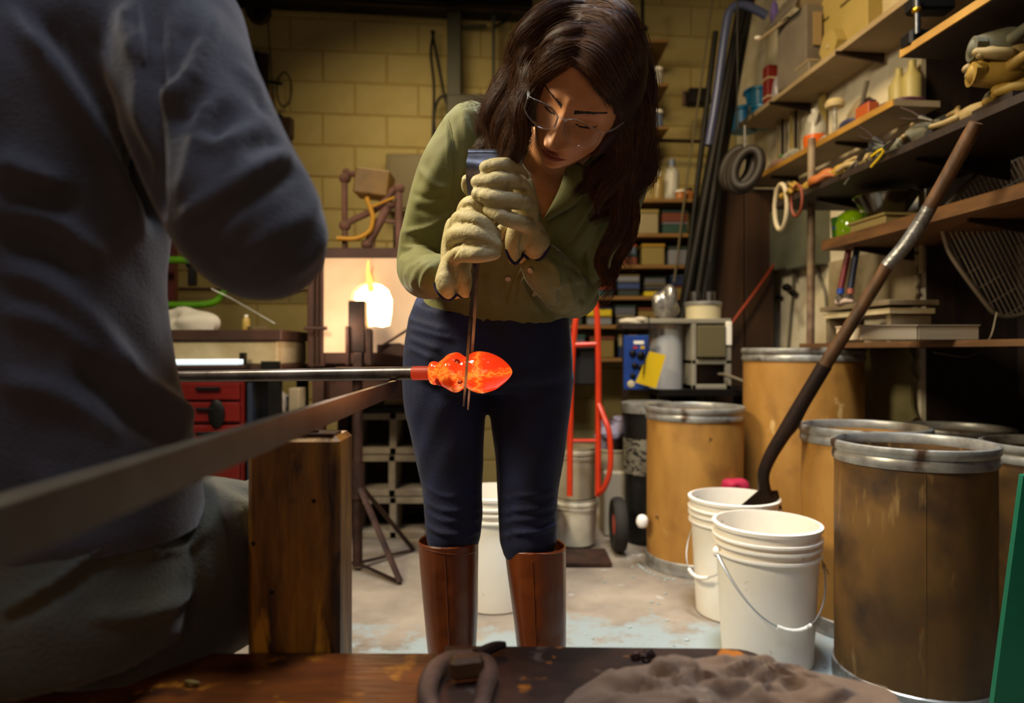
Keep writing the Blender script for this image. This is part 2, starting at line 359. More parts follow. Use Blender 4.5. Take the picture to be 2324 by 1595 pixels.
def hot_mat():
    m = bpy.data.materials.new('molten_glass'); m.use_nodes = True; nt = m.node_tree; N = nt.nodes; L = nt.links; b = N['Principled BSDF']
    b.inputs['Base Color'].default_value = (.30, .02, .005, 1); b.inputs['Roughness'].default_value = .07; b.inputs['Coat Weight'].default_value = .6; b.inputs['Coat Roughness'].default_value = .03
    tc = N.new('ShaderNodeTexCoord'); vo = N.new('ShaderNodeTexVoronoi'); vo.feature = 'DISTANCE_TO_EDGE'; vo.inputs['Scale'].default_value = 17
    nz = N.new('ShaderNodeTexNoise'); nz.inputs['Scale'].default_value = 14; nz.inputs['Detail'].default_value = 1
    mx0 = N.new('ShaderNodeMix'); mx0.data_type = 'RGBA'; mx0.inputs[0].default_value = .02; L.new(tc.outputs['Object'], mx0.inputs[6]); L.new(nz.outputs['Color'], mx0.inputs[7]); L.new(mx0.outputs[2], vo.inputs['Vector'])
    r = N.new('ShaderNodeValToRGB'); e = r.color_ramp.elements; e[0].position = 0; e[0].color = (1, .34, .03, 1); e[1].position = .16; e[1].color = (.95, .040, .006, 1)
    k = e.new(.045); k.color = (1, .12, .010, 1)
    L.new(vo.outputs['Distance'], r.inputs[0])
    n2 = N.new('ShaderNodeTexNoise'); n2.inputs['Scale'].default_value = 22; n2.inputs['Detail'].default_value = 2; L.new(tc.outputs['Object'], n2.inputs[0])
    r2 = N.new('ShaderNodeValToRGB'); r2.color_ramp.elements[0].position = .36; r2.color_ramp.elements[0].color = (.30, .12, .1, 1); r2.color_ramp.elements[1].position = .45; L.new(n2.outputs[0], r2.inputs[0])
    mu = N.new('ShaderNodeMix'); mu.data_type = 'RGBA'; mu.blend_type = 'MULTIPLY'; mu.inputs[0].default_value = 1; L.new(r.outputs[0], mu.inputs[6]); L.new(r2.outputs[0], mu.inputs[7])
    L.new(mu.outputs[2], b.inputs['Emission Color']); b.inputs['Emission Strength'].default_value = .95
    bp = N.new('ShaderNodeBump'); bp.inputs['Strength'].default_value = .35; bp.inputs['Distance'].default_value = .002; L.new(n2.outputs[0], bp.inputs['Height']); L.new(bp.outputs[0], b.inputs['Normal']); return m
M_hot = hot_mat()
glass = empty('molten_glass', g0, 'glowing orange-red gather of molten glass pinched in the middle', 'glass')
gg = gq.build('gather', M_hot, glass, smooth=True)
mbub = mat('dark_glass_bubble', '#5a0c04', .08, 0, emit=(1, .03, .005), estr=.12, coat=1)
for (x, a, r) in ((.020, 2.25, .0085), (.034, 2.0, .0045), (.042, 1.75, .005), (.05, .9, .006), (.047, 1.4, .0045), (.056, 2.1, .0045)):
    rr = .029 if x > .03 else .022; c = g0+gax*x+(gup*math.cos(a)-np.array([0, 1, 0])*math.sin(a))*rr
    B().ball(c, (r*1.15, r*.5, r), 14, 8).build('bubble', mbub, glass, smooth=True)
point('glass_glow', tuple(g0+gax*.06+np.array([0, -.09, .0])), .38, (1, .32, .08), .05)
# tweezers held by the standing person
M_tw = mat('tweezer_steel', '#6c6c74', .33, .6, '#2e2b2a', 14, bump=.08)
tw = empty('tweezers', P(1098, 600, 1.12), 'large steel tweezers with broad bent spring top, pinching the hot glass', 'tweezers')
def strap(rows, name, thick=.0022):
    """rows: point, half width ; flat strap facing the camera"""
    q = cr([list(p)+[w] for p, w in rows], 30); V = []
    pts, t, A, Bb = frames(q[:, :3])
    for i in range(len(q)):
        R = np.array([1., 0, 0]); R -= t[i]*np.dot(R, t[i]); R /= np.linalg.norm(R); N_ = np.cross(R, t[i])
        for sx, sy in ((-1, -1), (1, -1), (1, 1), (-1, 1)): V.append(q[i, :3]+R*sx*q[i, 3]+N_*sy*thick)
    n = len(q); f = [(i*4+j, i*4+(j+1) % 4, (i+1)*4+(j+1) % 4, (i+1)*4+j) for i in range(n-1) for j in range(4)]+[(3, 2, 1, 0), tuple(range(n*4-4, n*4))]
    return B().add(V, f).build(name, M_tw, tw, smooth=True)
strap([(P(1099, 350, 1.105), .0255), (P(1094, 378, 1.092), .0255), (P(1088, 420, 1.095), .021), (P(1082, 500, 1.11), .010), (P(1078, 600, 1.125), .0032), (P(1068, 720, 1.135), .0028), (P(1058, 850, 1.15), .0023), (P(1052, 922, 1.155), .0016)], 'arm')
strap([(P(1099, 350, 1.125), .0255), (P(1097, 380, 1.15), .0255), (P(1094, 420, 1.16), .021), (P(1090, 500, 1.18), .010), (P(1084, 600, 1.21), .0032), (P(1077, 720, 1.235), .0028), (P(1068, 850, 1.25), .0023), (P(1062, 930, 1.245), .0016)], 'arm')
q = B(); c = P(1099, 353, 1.115); R = .0125; arc = [(c[0], c[1]-R*math.cos(t), c[2]+R*.8*math.sin(t)) for t in np.linspace(-.1, PI+.1, 12)]
V = []
for (x, y, z) in arc: V += [(x-.0258, y, z), (x+.0258, y, z)]
for (x, y, z) in arc: V += [(x-.0258, c[1]+(y-c[1])*.8, c[2]+(z-c[2])*.8), (x+.0258, c[1]+(y-c[1])*.8, c[2]+(z-c[2])*.8)]
f = []
for i in range(11): a = i*2; f += [(a, a+1, a+3, a+2), (24+a+2, 24+a+3, 24+a+1, 24+a), (a, a+2, 24+a+2, 24+a), (a+1, 24+a+1, 24+a+3, a+3)]
q.add(V, f).build('spring_bend', M_tw, tw, smooth=True)
# ================================================================ the standing person
M_skin = mat('skin', '#c68a5a', .5, 0, '#b4784c', 20, bump=.06, bscale=300, sss=.08)
M_lip = mat('lips', '#94503c', .45)
M_lash = mat('brow_hair', '#140b07', .8)
M_shirt = mat('olive_shirt', '#6d6c3a', .72, 0, '#626132', 14, bump=.15, bscale=500, sheen=.15)
M_jeans = mat('dark_blue_denim', '#0d1430', .8, 0, '#111b42', 22, bump=.35, bscale=420, sheen=.05)
M_boot = mat('brown_leather', '#743814', .36, 0, '#54260d', 5, bump=.3, bscale=60, coat=.25, stretch=(1, 1, .6))
M_glove = mat('cream_leather', '#b8aa7c', .62, 0, '#a49668', 14, bump=.4, bscale=220, spots=[('#6e5c34', 18, .62, .74)])
M_trim = mat('navy_cloth', '#14163c', .85)
M_hair = mat('brown_hair', '#2a1810', .6, 0, '#38221a', 40)
M_btn = mat('button_shell', '#b0a48c', .35)
wo = empty('person', (-.01, 1.5, 0), 'person with long brown hair in olive shirt and tall brown boots, bending over the glass', 'person')
X1 = (1, 0, 0)
def row(px, py, d, rx, ry, tilt=0): return [*P(px, py, d), math.cos(tilt), 0, -math.sin(tilt), rx, ry]
def lr(px, py, d, r): return [*P(px, py, d), r]
torso = [row(1122, 697, 1.47, .158, .115), row(1135, 640, 1.44, .150, .113), row(1165, 560, 1.385, .156, .112), row(1200, 480, 1.33, .162, .108, .08), row(1230, 400, 1.285, .160, .098, .1),
         row(1250, 335, 1.245, .146, .080, .1), row(1262, 285, 1.225, .10, .062, .1), row(1270, 258, 1.215, .062, .052, .1)]
armL = [lr(1068, 300, 1.25, .054), lr(1018, 390, 1.26, .056), lr(986, 480, 1.29, .053), lr(962, 560, 1.33, .049), lr(955, 605, 1.33, .047), lr(963, 622, 1.27, .045), lr(978, 626, 1.21, .041), lr(992, 622, 1.17, .036)]
armR = [lr(1418, 335, 1.25, .054), lr(1398, 430, 1.27, .056), lr(1362, 530, 1.32, .052), lr(1318, 620, 1.36, .047), lr(1292, 662, 1.345, .048), lr(1266, 640, 1.27, .045), lr(1240, 612, 1.21, .042), lr(1226, 594, 1.18, .037)]
legL = [lr(1010, 850, 1.5, .094), lr(1011, 915, 1.5, .091), lr(1015, 965, 1.5, .0835), lr(1020, 1031, 1.5, .075), lr(1026, 1101, 1.5, .0665), lr(1029, 1165, 1.5, .0635), lr(1029, 1216, 1.5, .060)]
legR = [lr(1206, 850, 1.5, .094), lr(1203, 915, 1.5, .090), lr(1202, 965, 1.5, .0850), lr(1202, 1031, 1.5, .0765), lr(1198, 1101, 1.5, .0685), lr(1197, 1165, 1.5, .0645), lr(1199, 1225, 1.5, .0635)]
pelvis = [row(1112, 676, 1.46, .158, .112), row(1110, 720, 1.475, .172, .12), row(1108, 790, 1.49, .183, .125), row(1108, 850, 1.5, .184, .12), row(1107, 890, 1.5, .165, .105)]
# body (skin) - one continuous surface under the clothes
q = B()
def shrink(rows, k): return [r[:-2]+[r[-2]*k, r[-1]*k] for r in rows]
q.loft(shrink(torso[:-2], .93)+[row(1262, 300, 1.2, .07, .05, .1)], 40)
q.loft(shrink(pelvis, .9), 32)
for a in (armL, armR): q.limb([r[:3]+[r[3]*.78] for r in a])
for a, fx in ((legL, 1032), (legR, 1229)):
    q.limb([r[:3]+[r[3]*.9] for r in a]+[[P(fx, 1400, 1.5)[0], 1.5, .33, .045], [P(fx, 1600, 1.5)[0], 1.5, .12, .035], [P(fx, 1700, 1.5)[0], 1.48, .06, .035], [P(fx, 1700, 1.5)[0], 1.38, .035, .025]])
th_, ph_ = math.radians(50), math.radians(21)
hr = np.array([math.cos(ph_), 0, -math.sin(ph_)]); hu = np.array([math.cos(th_)*math.sin(ph_), -math.sin(th_), math.cos(th_)*math.cos(ph_)]); hw = np.array([-math.sin(th_)*math.sin(ph_), -math.cos(th_), -math.sin(th_)*math.cos(ph_)])
_c, _s = math.cos(math.radians(9)), math.sin(math.radians(9)); hr, hw = hr*_c+hw*_s, hw*_c-hr*_s
HE = P(1284, 262, 1.0); HC = HE-.083*hw
def hl(x, y, z): return HC+x*hr+y*hw+z*hu
q.limb([[*P(1255, 350, 1.235), .055], [*(HC-.06*hu-.02*hw), .052], [*(HC-.02*hu-.02*hw), .055]])
body = q.build('body', M_skin, wo); remesh(body, .006, 5)
# head
def head_mesh(n=260, m=230):
    ph = np.linspace(0, PI, m+1)[:, None]; a = np.linspace(0, 2*PI, n, endpoint=False)[None, :]
    dx = np.sin(ph)*np.sin(a); dy = np.sin(ph)*np.cos(a); dz = np.cos(ph)*np.ones_like(a)
    z = np.where(dz > 0, dz*.118, dz*.118); t = np.clip(-z/.118, 0, 1); fr = 1/(1+np.exp(-dy*9))
    x = dx*.0735*(1-.30*t**1.6); x *= np.where(dz > 0, 1+.03*np.sin(dz*PI), 1+.10*t*(1-t))
    y = np.where(dy > 0, dy*.086, dy*.102)*1.0
    y = y*np.where(dy < 0, 1-.45*t, 1+.12*t)+.052*t**2.2*fr
    x = np.where(fr > .5, x*(1+.12*t**3), x)
    f = np.clip(dy*3-.2, 0, 1)
    g = lambda cx, cz, sx, sz: np.exp(-((x-cx)/sx)**2-((z-cz)/sz)**2)
    nz = np.clip((.012-z)/.06, 0, 1); nose = np.exp(-(x/(.0075+.006*nz))**2)*(.004+.021*nz**1.1)*(1/(1+np.exp((-.0535-z)*-900*-1)) if False else 1/(1+np.exp(-(z+.0545)*700)))*(z < .03)
    d = nose+.011*(g(.0115, -.047, .0065, .0065)+g(-.0115, -.047, .0065, .0065))
    d += -.012*(g(.032, -.002, .017, .012)+g(-.032, -.002, .017, .012))+.0085*(g(.031, -.004, .012, .0085)+g(-.031, -.004, .012, .0085))
    d += .0045*(g(.026, .021, .02, .007)+g(-.026, .021, .02, .007))+.005*(g(.041, -.036, .018, .016)+g(-.041, -.036, .018, .016))
    d += .0055*g(0, -.0737, .018, .0038)+.0065*g(0, -.0840, .015, .0045)-.0045*g(0, -.0788, .024, .0016)-.003*g(0, -.0955, .016, .005)+.006*g(0, -.109, .018, .010)-.002*g(0, -.0635, .004, .006)
    d -= .0025*(g(.0305, -.0095, .013, .0012)+g(-.0305, -.0095, .013, .0012))
    y = y+d*f
    zl = np.where(z < 0, z*.86, z); z_full = z
    pts = HC+x[..., None]*hr+y[..., None]*hw+zl[..., None]*hu
    F_ = []; mi = []
    for i in range(m):
        for j in range(n):
            F_.append((i*n+j, (i+1)*n+j, (i+1)*n+(j+1) % n, i*n+(j+1) % n)); X, Y, Z = x[i, j], y[i, j], z[i, j]; k = 0
            if Y > .04:
                w_ = .022*max(0, 1-abs(Z+.0787)/.0105)**.6
                if abs(X) < w_ and abs(Z+.079) < .012: k = 1
                ax = abs(X)
                bz = .0125+.0075*math.sin(min(1, max(0, (ax-.010)/.036))*PI*.6)
                if .010 < ax < .052 and abs(Z-bz) < .0042*(1-(ax-.010)/.06): k = 2
                lz = -.0095+.25*(ax-.0305)**2/.0135*.9
                if abs(ax-.0305) < .0145 and abs(Z-lz) < .0016: k = 2
            mi.append(k)
    return pts.reshape(-1, 3), F_, mi
hv, hf, hm = head_mesh(); hb = B().add(hv, hf).build('head', M_skin, wo, smooth=False)
hb.data.materials.append(M_lip); hb.data.materials.append(M_lash)
hb.data.polygons.foreach_set('material_index', hm); hb.data.polygons.foreach_set('use_smooth', [True]*len(hf))
for s_ in (-1, 1): q = B(); q.ball(hl(.061*s_, -.018, -.02), (.008, .014, .024), 14, 10, Matrix((hr, hw, hu)).transposed() @ Matrix.Rotation(.25*s_, 3, 'Z')); q.build('ear', M_skin, wo, smooth=True)
# shirt
q = B(); q.loft(torso, 56, 8); 
for a in (armL, armR): q.limb(a, 28)
# bloused cloth over the waistband
q.ball(P(1300, 668, 1.40), (.055, .06, .05)); q.ball(P(1240, 660, 1.40), (.05, .06, .035)); q.ball(P(1020, 655, 1.42), (.05, .06, .035))
shirt = q.build('shirt', M_shirt, wo); remesh(shirt, .0045, 7)
G = []
for a in ([(913, 528), (980, 511), (1035, 470)], [(913, 561), (963, 563), (1003, 553)], [(905, 596), (943, 583), (980, 573)], [(918, 633), (930, 608), (968, 586)], [(935, 653), (948, 616), (980, 591)], [(955, 655), (965, 620), (985, 603)]): G.append((a, 6, .0055))
G += [([(940, 470), (980, 482), (1030, 462)], 9, -.004), ([(1012, 260), (1030, 330), (1032, 400), (1030, 450)], 5, -.004), ([(1002, 250), (1016, 300), (1020, 400)], 5, .002),
      ([(1364, 445), (1320, 520), (1279, 576)], 6, -.008), ([(1352, 445), (1308, 520), (1268, 576)], 8, .005), ([(1281, 596), (1331, 628)], 6, -.008), ([(1181, 621), (1188, 653), (1226, 711)], 6, .006), ([(1195, 600), (1205, 650), (1245, 712)], 6, -.005),
      ([(1235, 585), (1262, 610), (1270, 660)], 7, .006), ([(1290, 630), (1300, 690)], 6, .005), ([(1315, 640), (1325, 690)], 6, -.006), ([(1270, 650), (1276, 700)], 6, -.005), ([(1330, 560), (1345, 640)], 7, .005),
      ([(1100, 620), (1120, 690)], 7, .005), ([(1060, 600), (1075, 690)], 7, -.005), ([(1290, 470), (1250, 540), (1236, 560)], 9, .005), ([(1320, 420), (1380, 470), (1395, 540)], 8, .005), ([(1130, 600), (1150, 690)], 8, -.004),
      ([(1050, 245), (1060, 330), (1045, 420)], 9, .003), ([(1078, 260), (1085, 330)], 6, -.003), ([(950, 380), (985, 420), (1020, 430)], 8, .0035), ([(935, 440), (975, 450), (1020, 430)], 7, -.003)]
sculpt(shirt, G, [(9, .0022, (1, 1, 1)), (23, .0009, (1, 1, .6))])
# neckline: open V
W = wverts(shirt); x, y = proj(W); nn = normals(shirt)
front = W[:, 1] < 1.27
def inV(x, y): return (y < 492) & (x > 1232-(492-y)*.36) & (x < 1232+(492-y)*.52) & (y > 250)
kill = inV(x, y) & front & (nn[:, 1] < .2)
bm = bmesh.new(); bm.from_mesh(shirt.data); bm.verts.ensure_lookup_table(); bmesh.ops.delete(bm, geom=[bm.verts[i] for i in np.nonzero(kill)[0]], context='VERTS'); bm.to_mesh(shirt.data); bm.free()
tr = bvh(shirt)
def flap(pts_a, pts_b, name, m, th=.002):
    """cloth flap between two pixel/depth polylines"""
    a = cr([P(*p) for p in pts_a], 16); b = cr([P(*p) for p in pts_b], 16); V = []
    for i in range(16):
        for t in (0, .25, .5, .75, 1):
            c = a[i]*(1-t)+b[i]*t; V.append(c+np.array([0, -.006*math.sin(t*PI), 0]))
    f = [(i*5+j, i*5+j+1, i*5+j+6, i*5+j+5) for i in range(15) for j in range(4)]
    o = B().add(V, f).build(name, m, wo, smooth=True); md = o.modifiers.new('t', 'SOLIDIFY'); md.thickness = th; return o
flap([(1178, 330, 1.16), (1200, 420, 1.185), (1230, 492, 1.20)], [(1150, 350, 1.155), (1168, 430, 1.175), (1226, 500, 1.20)], 'collar', M_shirt)
flap([(1290, 360, 1.16), (1268, 430, 1.18), (1236, 492, 1.20)], [(1330, 380, 1.15), (1320, 450, 1.165), (1242, 502, 1.20)], 'collar', M_shirt)
surf_strip(tr, [(1230, 500), (1215, 560), (1165, 640), (1152, 688)], .0012, 0.001).build('placket_seam', M_shirt, wo, smooth=True)
surf_strip(tr, [(1246, 503), (1232, 560), (1182, 640), (1170, 688)], .0012, 0.001).build('placket_seam', M_shirt, wo, smooth=True)
surf_strip(tr, [(1010, 248), (1025, 300), (1032, 370), (1028, 440)], .0013, 0.0005).build('shoulder_seam', M_shirt, wo, smooth=True)
for bx, by in ((1230, 479), (1153, 632), (1205, 613), (1212, 666), (1222, 540)):
    h, n_ = hit(tr, bx, by, .001)
    if h is not None:
        Mq = Vector(n_).to_track_quat('Z', 'Y').to_matrix(); q = B(); q.lathe([(0, 0), (.0052, 0), (.0056, .001), (.005, .002), (.003, .0014), (0, .0014)], (0, 0, 0), 16)
        q.v[0] = np.array([np.array(Mq @ Vector(p))+h for p in q.v[0]]); q.build('button', M_btn, wo, smooth=True)
# jeans
q = B(); q.loft(pelvis, 48, 8, 2.3)
for a in (legL, legR): q.limb(a, 30)
jeans = q.build('jeans', M_jeans, wo); remesh(jeans, .0045, 5)
GJ = []
for yy, dx in ((735, 60), (755, 75), (778, 50), (800, 40)): GJ.append(([(925, yy-12), (925+dx*.6, yy), (925+dx*1.5, yy+16)], 6, .0035))
for yy, h in ((1120, .0025), (1152, .0035), (1176, .003), (1204, .005)):
    GJ.append(([(957, yy-22+(yy*7 % 13)), (1000, yy+4), (1040+(yy*3 % 40), yy+8)], 5.5, h)); GJ.append(([(1170-(yy*5 % 38), yy+6), (1222, yy+2), (1270, yy-20+(yy*11 % 17))], 5.5, h)); GJ.append(([(1055, yy+14), (1092, yy-4)], 4.5, h*.8)); GJ.append(([(1128, yy-2), (1160, yy+16)], 4.5, h*.8))
GJ += [([(1098, 700), (1100, 800), (1106, 900)], 2.5, -.002), ([(1108, 900), (1060, 860), (1000, 835)], 8, .003), ([(1108, 900), (1160, 865), (1210, 845)], 8, .003)]
sculpt(jeans, GJ, [(7, .0022, (1, 1, .7))])
# boots: open shafts
def boot(rows, fx, rot):
    q = B(); q.loft(rows, 40, 6, 2.1, cap=False); n0 = len(q.f)
    top = rows[0]; inner = [r[:-2]+[r[-2]-.004, r[-1]-.004] for r in rows[:3]]
    q.loft(inner, 40, 6, 2.1, cap=False)
    a = np.array(rows[0][:3]); th = np.linspace(0, 2*PI, 40, endpoint=False); V = []
    for rx, ry, dz in ((rows[0][-2], rows[0][-1], 0), (rows[0][-2]-.002, rows[0][-1]-.002, .003), (rows[0][-2]-.004, rows[0][-1]-.004, 0)):
        cx = np.sign(np.cos(th))*abs(np.cos(th))**(2/2.1); sx = np.sign(np.sin(th))*abs(np.sin(th))**(2/2.1); V += [a+np.array([rx*c, ry*s, dz]) for c, s in zip(cx, sx)]
    q.add(V, [(i*40+j, i*40+(j+1) % 40, (i+1)*40+(j+1) % 40, (i+1)*40+j) for i in (0, 1) for j in range(40)])
    o = q.build('boot', M_boot, wo, smooth=True); x0 = rows[-1][0]
    q = B(); q.loft([[x0, 1.5, .16, 1, 0, 0, .045, .05], [x0, 1.49, .09, 1, 0, 0, .043, .055], [x0, 1.46, .05, 1, 0, 0, .045, .09], [x0, 1.43, .015, 1, 0, 0, .046, .13]], 30, 5, 2.3); q.build('foot', M_boot, o, smooth=True)
    q = B(); q.loft([[x0, 1.43, .014, 1, 0, 0, .049, .134], [x0, 1.43, .0, 1, 0, 0, .049, .134]], 30, 2, 2.4); q.build('sole', M_black, o, smooth=True)
    return o
bL = boot([row(1018, 1226, 1.5, .066, .066), row(1020, 1300, 1.5, .063, .064), row(1024, 1400, 1.5, .058, .06), row(1026, 1480, 1.5, .0525, .055), row(1030, 1570, 1.5, .045, .05), [*P(1030, 1640, 1.5), 1, 0, 0, .044, .05]], 1030, 0)
bR = boot([row(1214, 1238, 1.5, .0675, .066), row(1218, 1300, 1.5, .0645, .064), row(1225, 1400, 1.5, .058, .06), row(1229, 1480, 1.5, .053, .055), row(1230, 1570, 1.5, .045, .05), [*P(1230, 1640, 1.5), 1, 0, 0, .044, .05]], 1230, 0)
for o_, sx in ((bL, 1030), (bR, 1228)):
    sculpt(o_, [([(sx-50, 1330), (sx, 1350), (sx+40, 1335)], 9, .003), ([(sx-40, 1440), (sx+10, 1455), (sx+50, 1430)], 9, -.003), ([(sx-30, 1300), (sx-20, 1420)], 14, -.003)])
    t_ = bvh(o_); surf_strip(t_, [(sx-22, 1248), (sx-16, 1350), (sx-10, 1500)], .0011, .0004).build('seam', M_boot, o_, smooth=True); surf_strip(t_, [(sx-66, 1246), (sx-20, 1256), (sx+30, 1256), (sx+62, 1247)], .0011, .0004).build('seam', M_boot, o_, smooth=True)
# gloves
def glove(fingers, palm, cuffs, thumb, folds, trims, vox=.0026):
    q = B()
    for f_ in fingers: q.limb([lr(*r) for r in f_], 20, 5)
    q.limb([lr(*r) for r in thumb], 18, 5)
    for p_ in palm: q.limb([lr(*r) for r in p_], 26, 5)
    for c_ in cuffs: q.limb([lr(*r) for r in c_], 26, 5)
    o = q.build('glove', M_glove, wo); remesh(o, vox, 3); sculpt(o, folds, [(26, .0008, (1, 1, 1))]); t_ = bvh(o)
    for tr_ in trims: surf_strip(t_, tr_, .0030, .0, 30, 8).build('cuff_trim', M_trim, o, smooth=True)
    return o
up = glove(
    [[(1188, 402, 1.12, .0115), (1168, 381, 1.09, .0128), (1135, 376, 1.068, .0128), (1104, 381, 1.072, .0120)],
     [(1192, 425, 1.12, .0115), (1172, 412, 1.082, .0130), (1125, 411, 1.060, .0128), (1084, 413, 1.070, .0115)],
     [(1198, 468, 1.12, .0120), (1178, 458, 1.080, .0135), (1125, 451, 1.058, .0130), (1084, 441, 1.068, .0108)],
     [(1200, 512, 1.12, .0120), (1178, 505, 1.082, .0132), (1140, 492, 1.062, .0122), (1110, 476, 1.070, .0105)]],
    [[(1190, 425, 1.125, .018), (1192, 470, 1.128, .0225), (1192, 515, 1.135, .0225)], [(1165, 420, 1.15, .016), (1170, 470, 1.16, .018), (1180, 530, 1.16, .02)]],
    [[(1178, 515, 1.125, .018), (1168, 550, 1.13, .0165), (1167, 588, 1.14, .0105)], [(1203, 520, 1.14, .022), (1216, 552, 1.145, .0245), (1219, 568, 1.15, .0185)], [(1192, 545, 1.165, .024), (1195, 570, 1.17, .024)]],
    [(1150, 470, 1.17, .013), (1095, 450, 1.175, .0125), (1064, 428, 1.16, .0115), (1060, 408, 1.14, .0095)],
    [([(1090, 397), (1130, 385), (1178, 396)], 2.2, -.003), ([(1185, 398), (1188, 440), (1194, 446)], 2.5, -.002), ([(1148, 432), (1172, 434), (1184, 440)], 2.2, -.0022), ([(1080, 448), (1130, 468), (1168, 477)], 2.5, -.0018), ([(1150, 478), (1176, 486)], 3, -.0022), ([(1185, 520), (1183, 560), (1186, 588)], 3.5, -.005), ([(1205, 575), (1228, 545)], 2.2, -.0015), ([(1195, 562), (1222, 528)], 2.2, -.0013), ([(1196, 405), (1204, 450)], 5, .002)],
    [[(1149, 566), (1158, 588), (1170, 598), (1184, 583)], [(1186, 575), (1204, 589), (1228, 586), (1246, 560)]])
lo_ = glove(
    [[(1048, 492, 1.13, .0115), (1058, 468, 1.10, .0125), (1078, 463, 1.082, .0125), (1112, 496, 1.09, .0115)],
     [(1030, 520, 1.13, .012), (1046, 495, 1.085, .0135), (1085, 503, 1.062, .0138), (1122, 533, 1.072, .0122)],
     [(1022, 548, 1.13, .013), (1040, 530, 1.078, .0145), (1085, 534, 1.058, .0145), (1124, 556, 1.068, .0118)],
     [(1024, 590, 1.13, .012), (1044, 577, 1.078, .0135), (1085, 577, 1.060, .0138), (1120, 572, 1.072, .0132)]],
    [[(1034, 515, 1.125, .018), (1026, 560, 1.13, .0185), (1024, 600, 1.13, .0175)], [(1060, 500, 1.15, .016), (1055, 560, 1.16, .018), (1045, 610, 1.155, .018)]],
    [[(1020, 600, 1.12, .016), (1013, 640, 1.115, .019), (1016, 660, 1.12, .0165)], [(1045, 600, 1.14, .014), (1052, 635, 1.14, .0145), (1056, 662, 1.145, .011)], [(1030, 610, 1.16, .018), (1032, 650, 1.165, .022)]],
    [(1060, 560, 1.165, .013), (1100, 545, 1.17, .0125), (1128, 535, 1.155, .011), (1140, 520, 1.135, .0095)],
    [([(1038, 508), (1062, 505), (1095, 517), (1125, 545)], 2.6, -.003), ([(1045, 478), (1065, 465), (1092, 483)], 2.2, -.0022), ([(1045, 548), (1062, 541), (1090, 547), (1112, 556)], 2.5, -.0032), ([(1044, 562), (1060, 553), (1120, 560)], 2.5, .002), ([(1024, 592), (1030, 580), (1044, 557)], 3, -.003), ([(1022, 620), (1025, 600), (1036, 588)], 2.6, -.0025), ([(1035, 605), (1037, 640), (1036, 668)], 3.5, -.0045), ([(1014, 545), (1012, 580), (1016, 610)], 5, .002)],
    [[(986, 630), (990, 655), (1005, 676), (1022, 680), (1036, 668)], [(1040, 668), (1052, 678), (1064, 676), (1070, 660)]])
# hair
HM = Matrix((hr, hw, hu))
def hd(px, py, lift=.0):
    o = np.array([0, 0, H]); d = P(px, py, 1)-o; o2 = np.array([np.dot(o-HC, v) for v in (hr, hw, hu)]); d2 = np.array([np.dot(d, v) for v in (hr, hw, hu)])
    ax = np.array([.078, .100, .121])+lift; o2 = o2-np.array([0, -.01, .0]); o2 /= ax; d2 /= ax
    a = d2@d2; b = o2@d2; c = o2@o2-1; D = b*b-a*c; return (-b-math.sqrt(D))/a if D > 0 else -b/a
guides = [
 [(1335, 14), (1268, 22), (1208, 62), (1176, 120, 1.07), (1152, 190, 1.10), (1122, 260, 1.12), (1110, 340, 1.13)],
 [(1348, 30), (1275, 48), (1218, 100), (1190, 165, 1.05), (1168, 240, 1.08), (1142, 310, 1.10), (1128, 370, 1.12)],
 [(1345, 62), (1280, 82), (1228, 130), (1203, 190, 1.03), (1184, 255, 1.055), (1163, 330, 1.08), (1150, 385, 1.11)],
 [(1325, 100), (1278, 116), (1236, 152), (1210, 200), (1184, 255, 1.03), (1172, 320, 1.06), (1170, 380, 1.10), (1182, 430, 1.14)],
 [(1308, 130), (1272, 140), (1234, 168), (1203, 215), (1176, 275, 1.05), (1168, 340, 1.08), (1160, 395, 1.13)],
 [(1210, 80, 1.08), (1155, 170, 1.12), (1118, 235, 1.15), (1104, 300, 1.15), (1090, 350, 1.16)],
 [(1150, 250, 1.14), (1135, 320, 1.15), (1120, 380, 1.16), (1100, 410, 1.17)],
 [(1330, 14), (1392, 22), (1432, 74), (1456, 150, 1.09), (1468, 240, 1.11), (1470, 330, 1.12), (1462, 400, 1.13), (1440, 450, 1.14)],
 [(1322, 36), (1385, 54), (1424, 112), (1444, 190, 1.07), (1452, 270, 1.09), (1450, 350, 1.11), (1432, 430, 1.13), (1425, 500, 1.15)],
 [(1312, 68), (1372, 88), (1408, 142), (1428, 210, 1.05), (1434, 290, 1.07), (1426, 370, 1.10), (1402, 450, 1.13), (1395, 520, 1.15), (1372, 580, 1.16), (1386, 640, 1.17)],
 [(1306, 100), (1354, 122), (1386, 165), (1408, 230, 1.03), (1418, 300, 1.06), (1408, 370, 1.09), (1380, 430, 1.12), (1362, 480, 1.15)],
 [(1303, 130), (1343, 154), (1374, 192), (1404, 250, 1.02), (1412, 310, 1.06), (1385, 370, 1.10), (1352, 410, 1.13), (1338, 460, 1.15)],
 [(1400, 290, 1.12), (1380, 360, 1.14), (1345, 405, 1.15), (1310, 440, 1.17)],
 [(1425, 330, 1.13), (1410, 410, 1.15), (1370, 470, 1.17), (1350, 500, 1.18)],
 [(1430, 410, 1.13), (1436, 490, 1.15), (1424, 560, 1.16), (1388, 610, 1.16), (1374, 655, 1.17)],
 [(1440, 300, 1.15), (1445, 400, 1.16), (1420, 470, 1.17), (1400, 520, 1.18)],
]
rad = [.019, .019, .0185, .017, .013, .018, .015, .019, .019, .018, .018, .014, .018, .018, .009, .018]
q = B(); gp = []
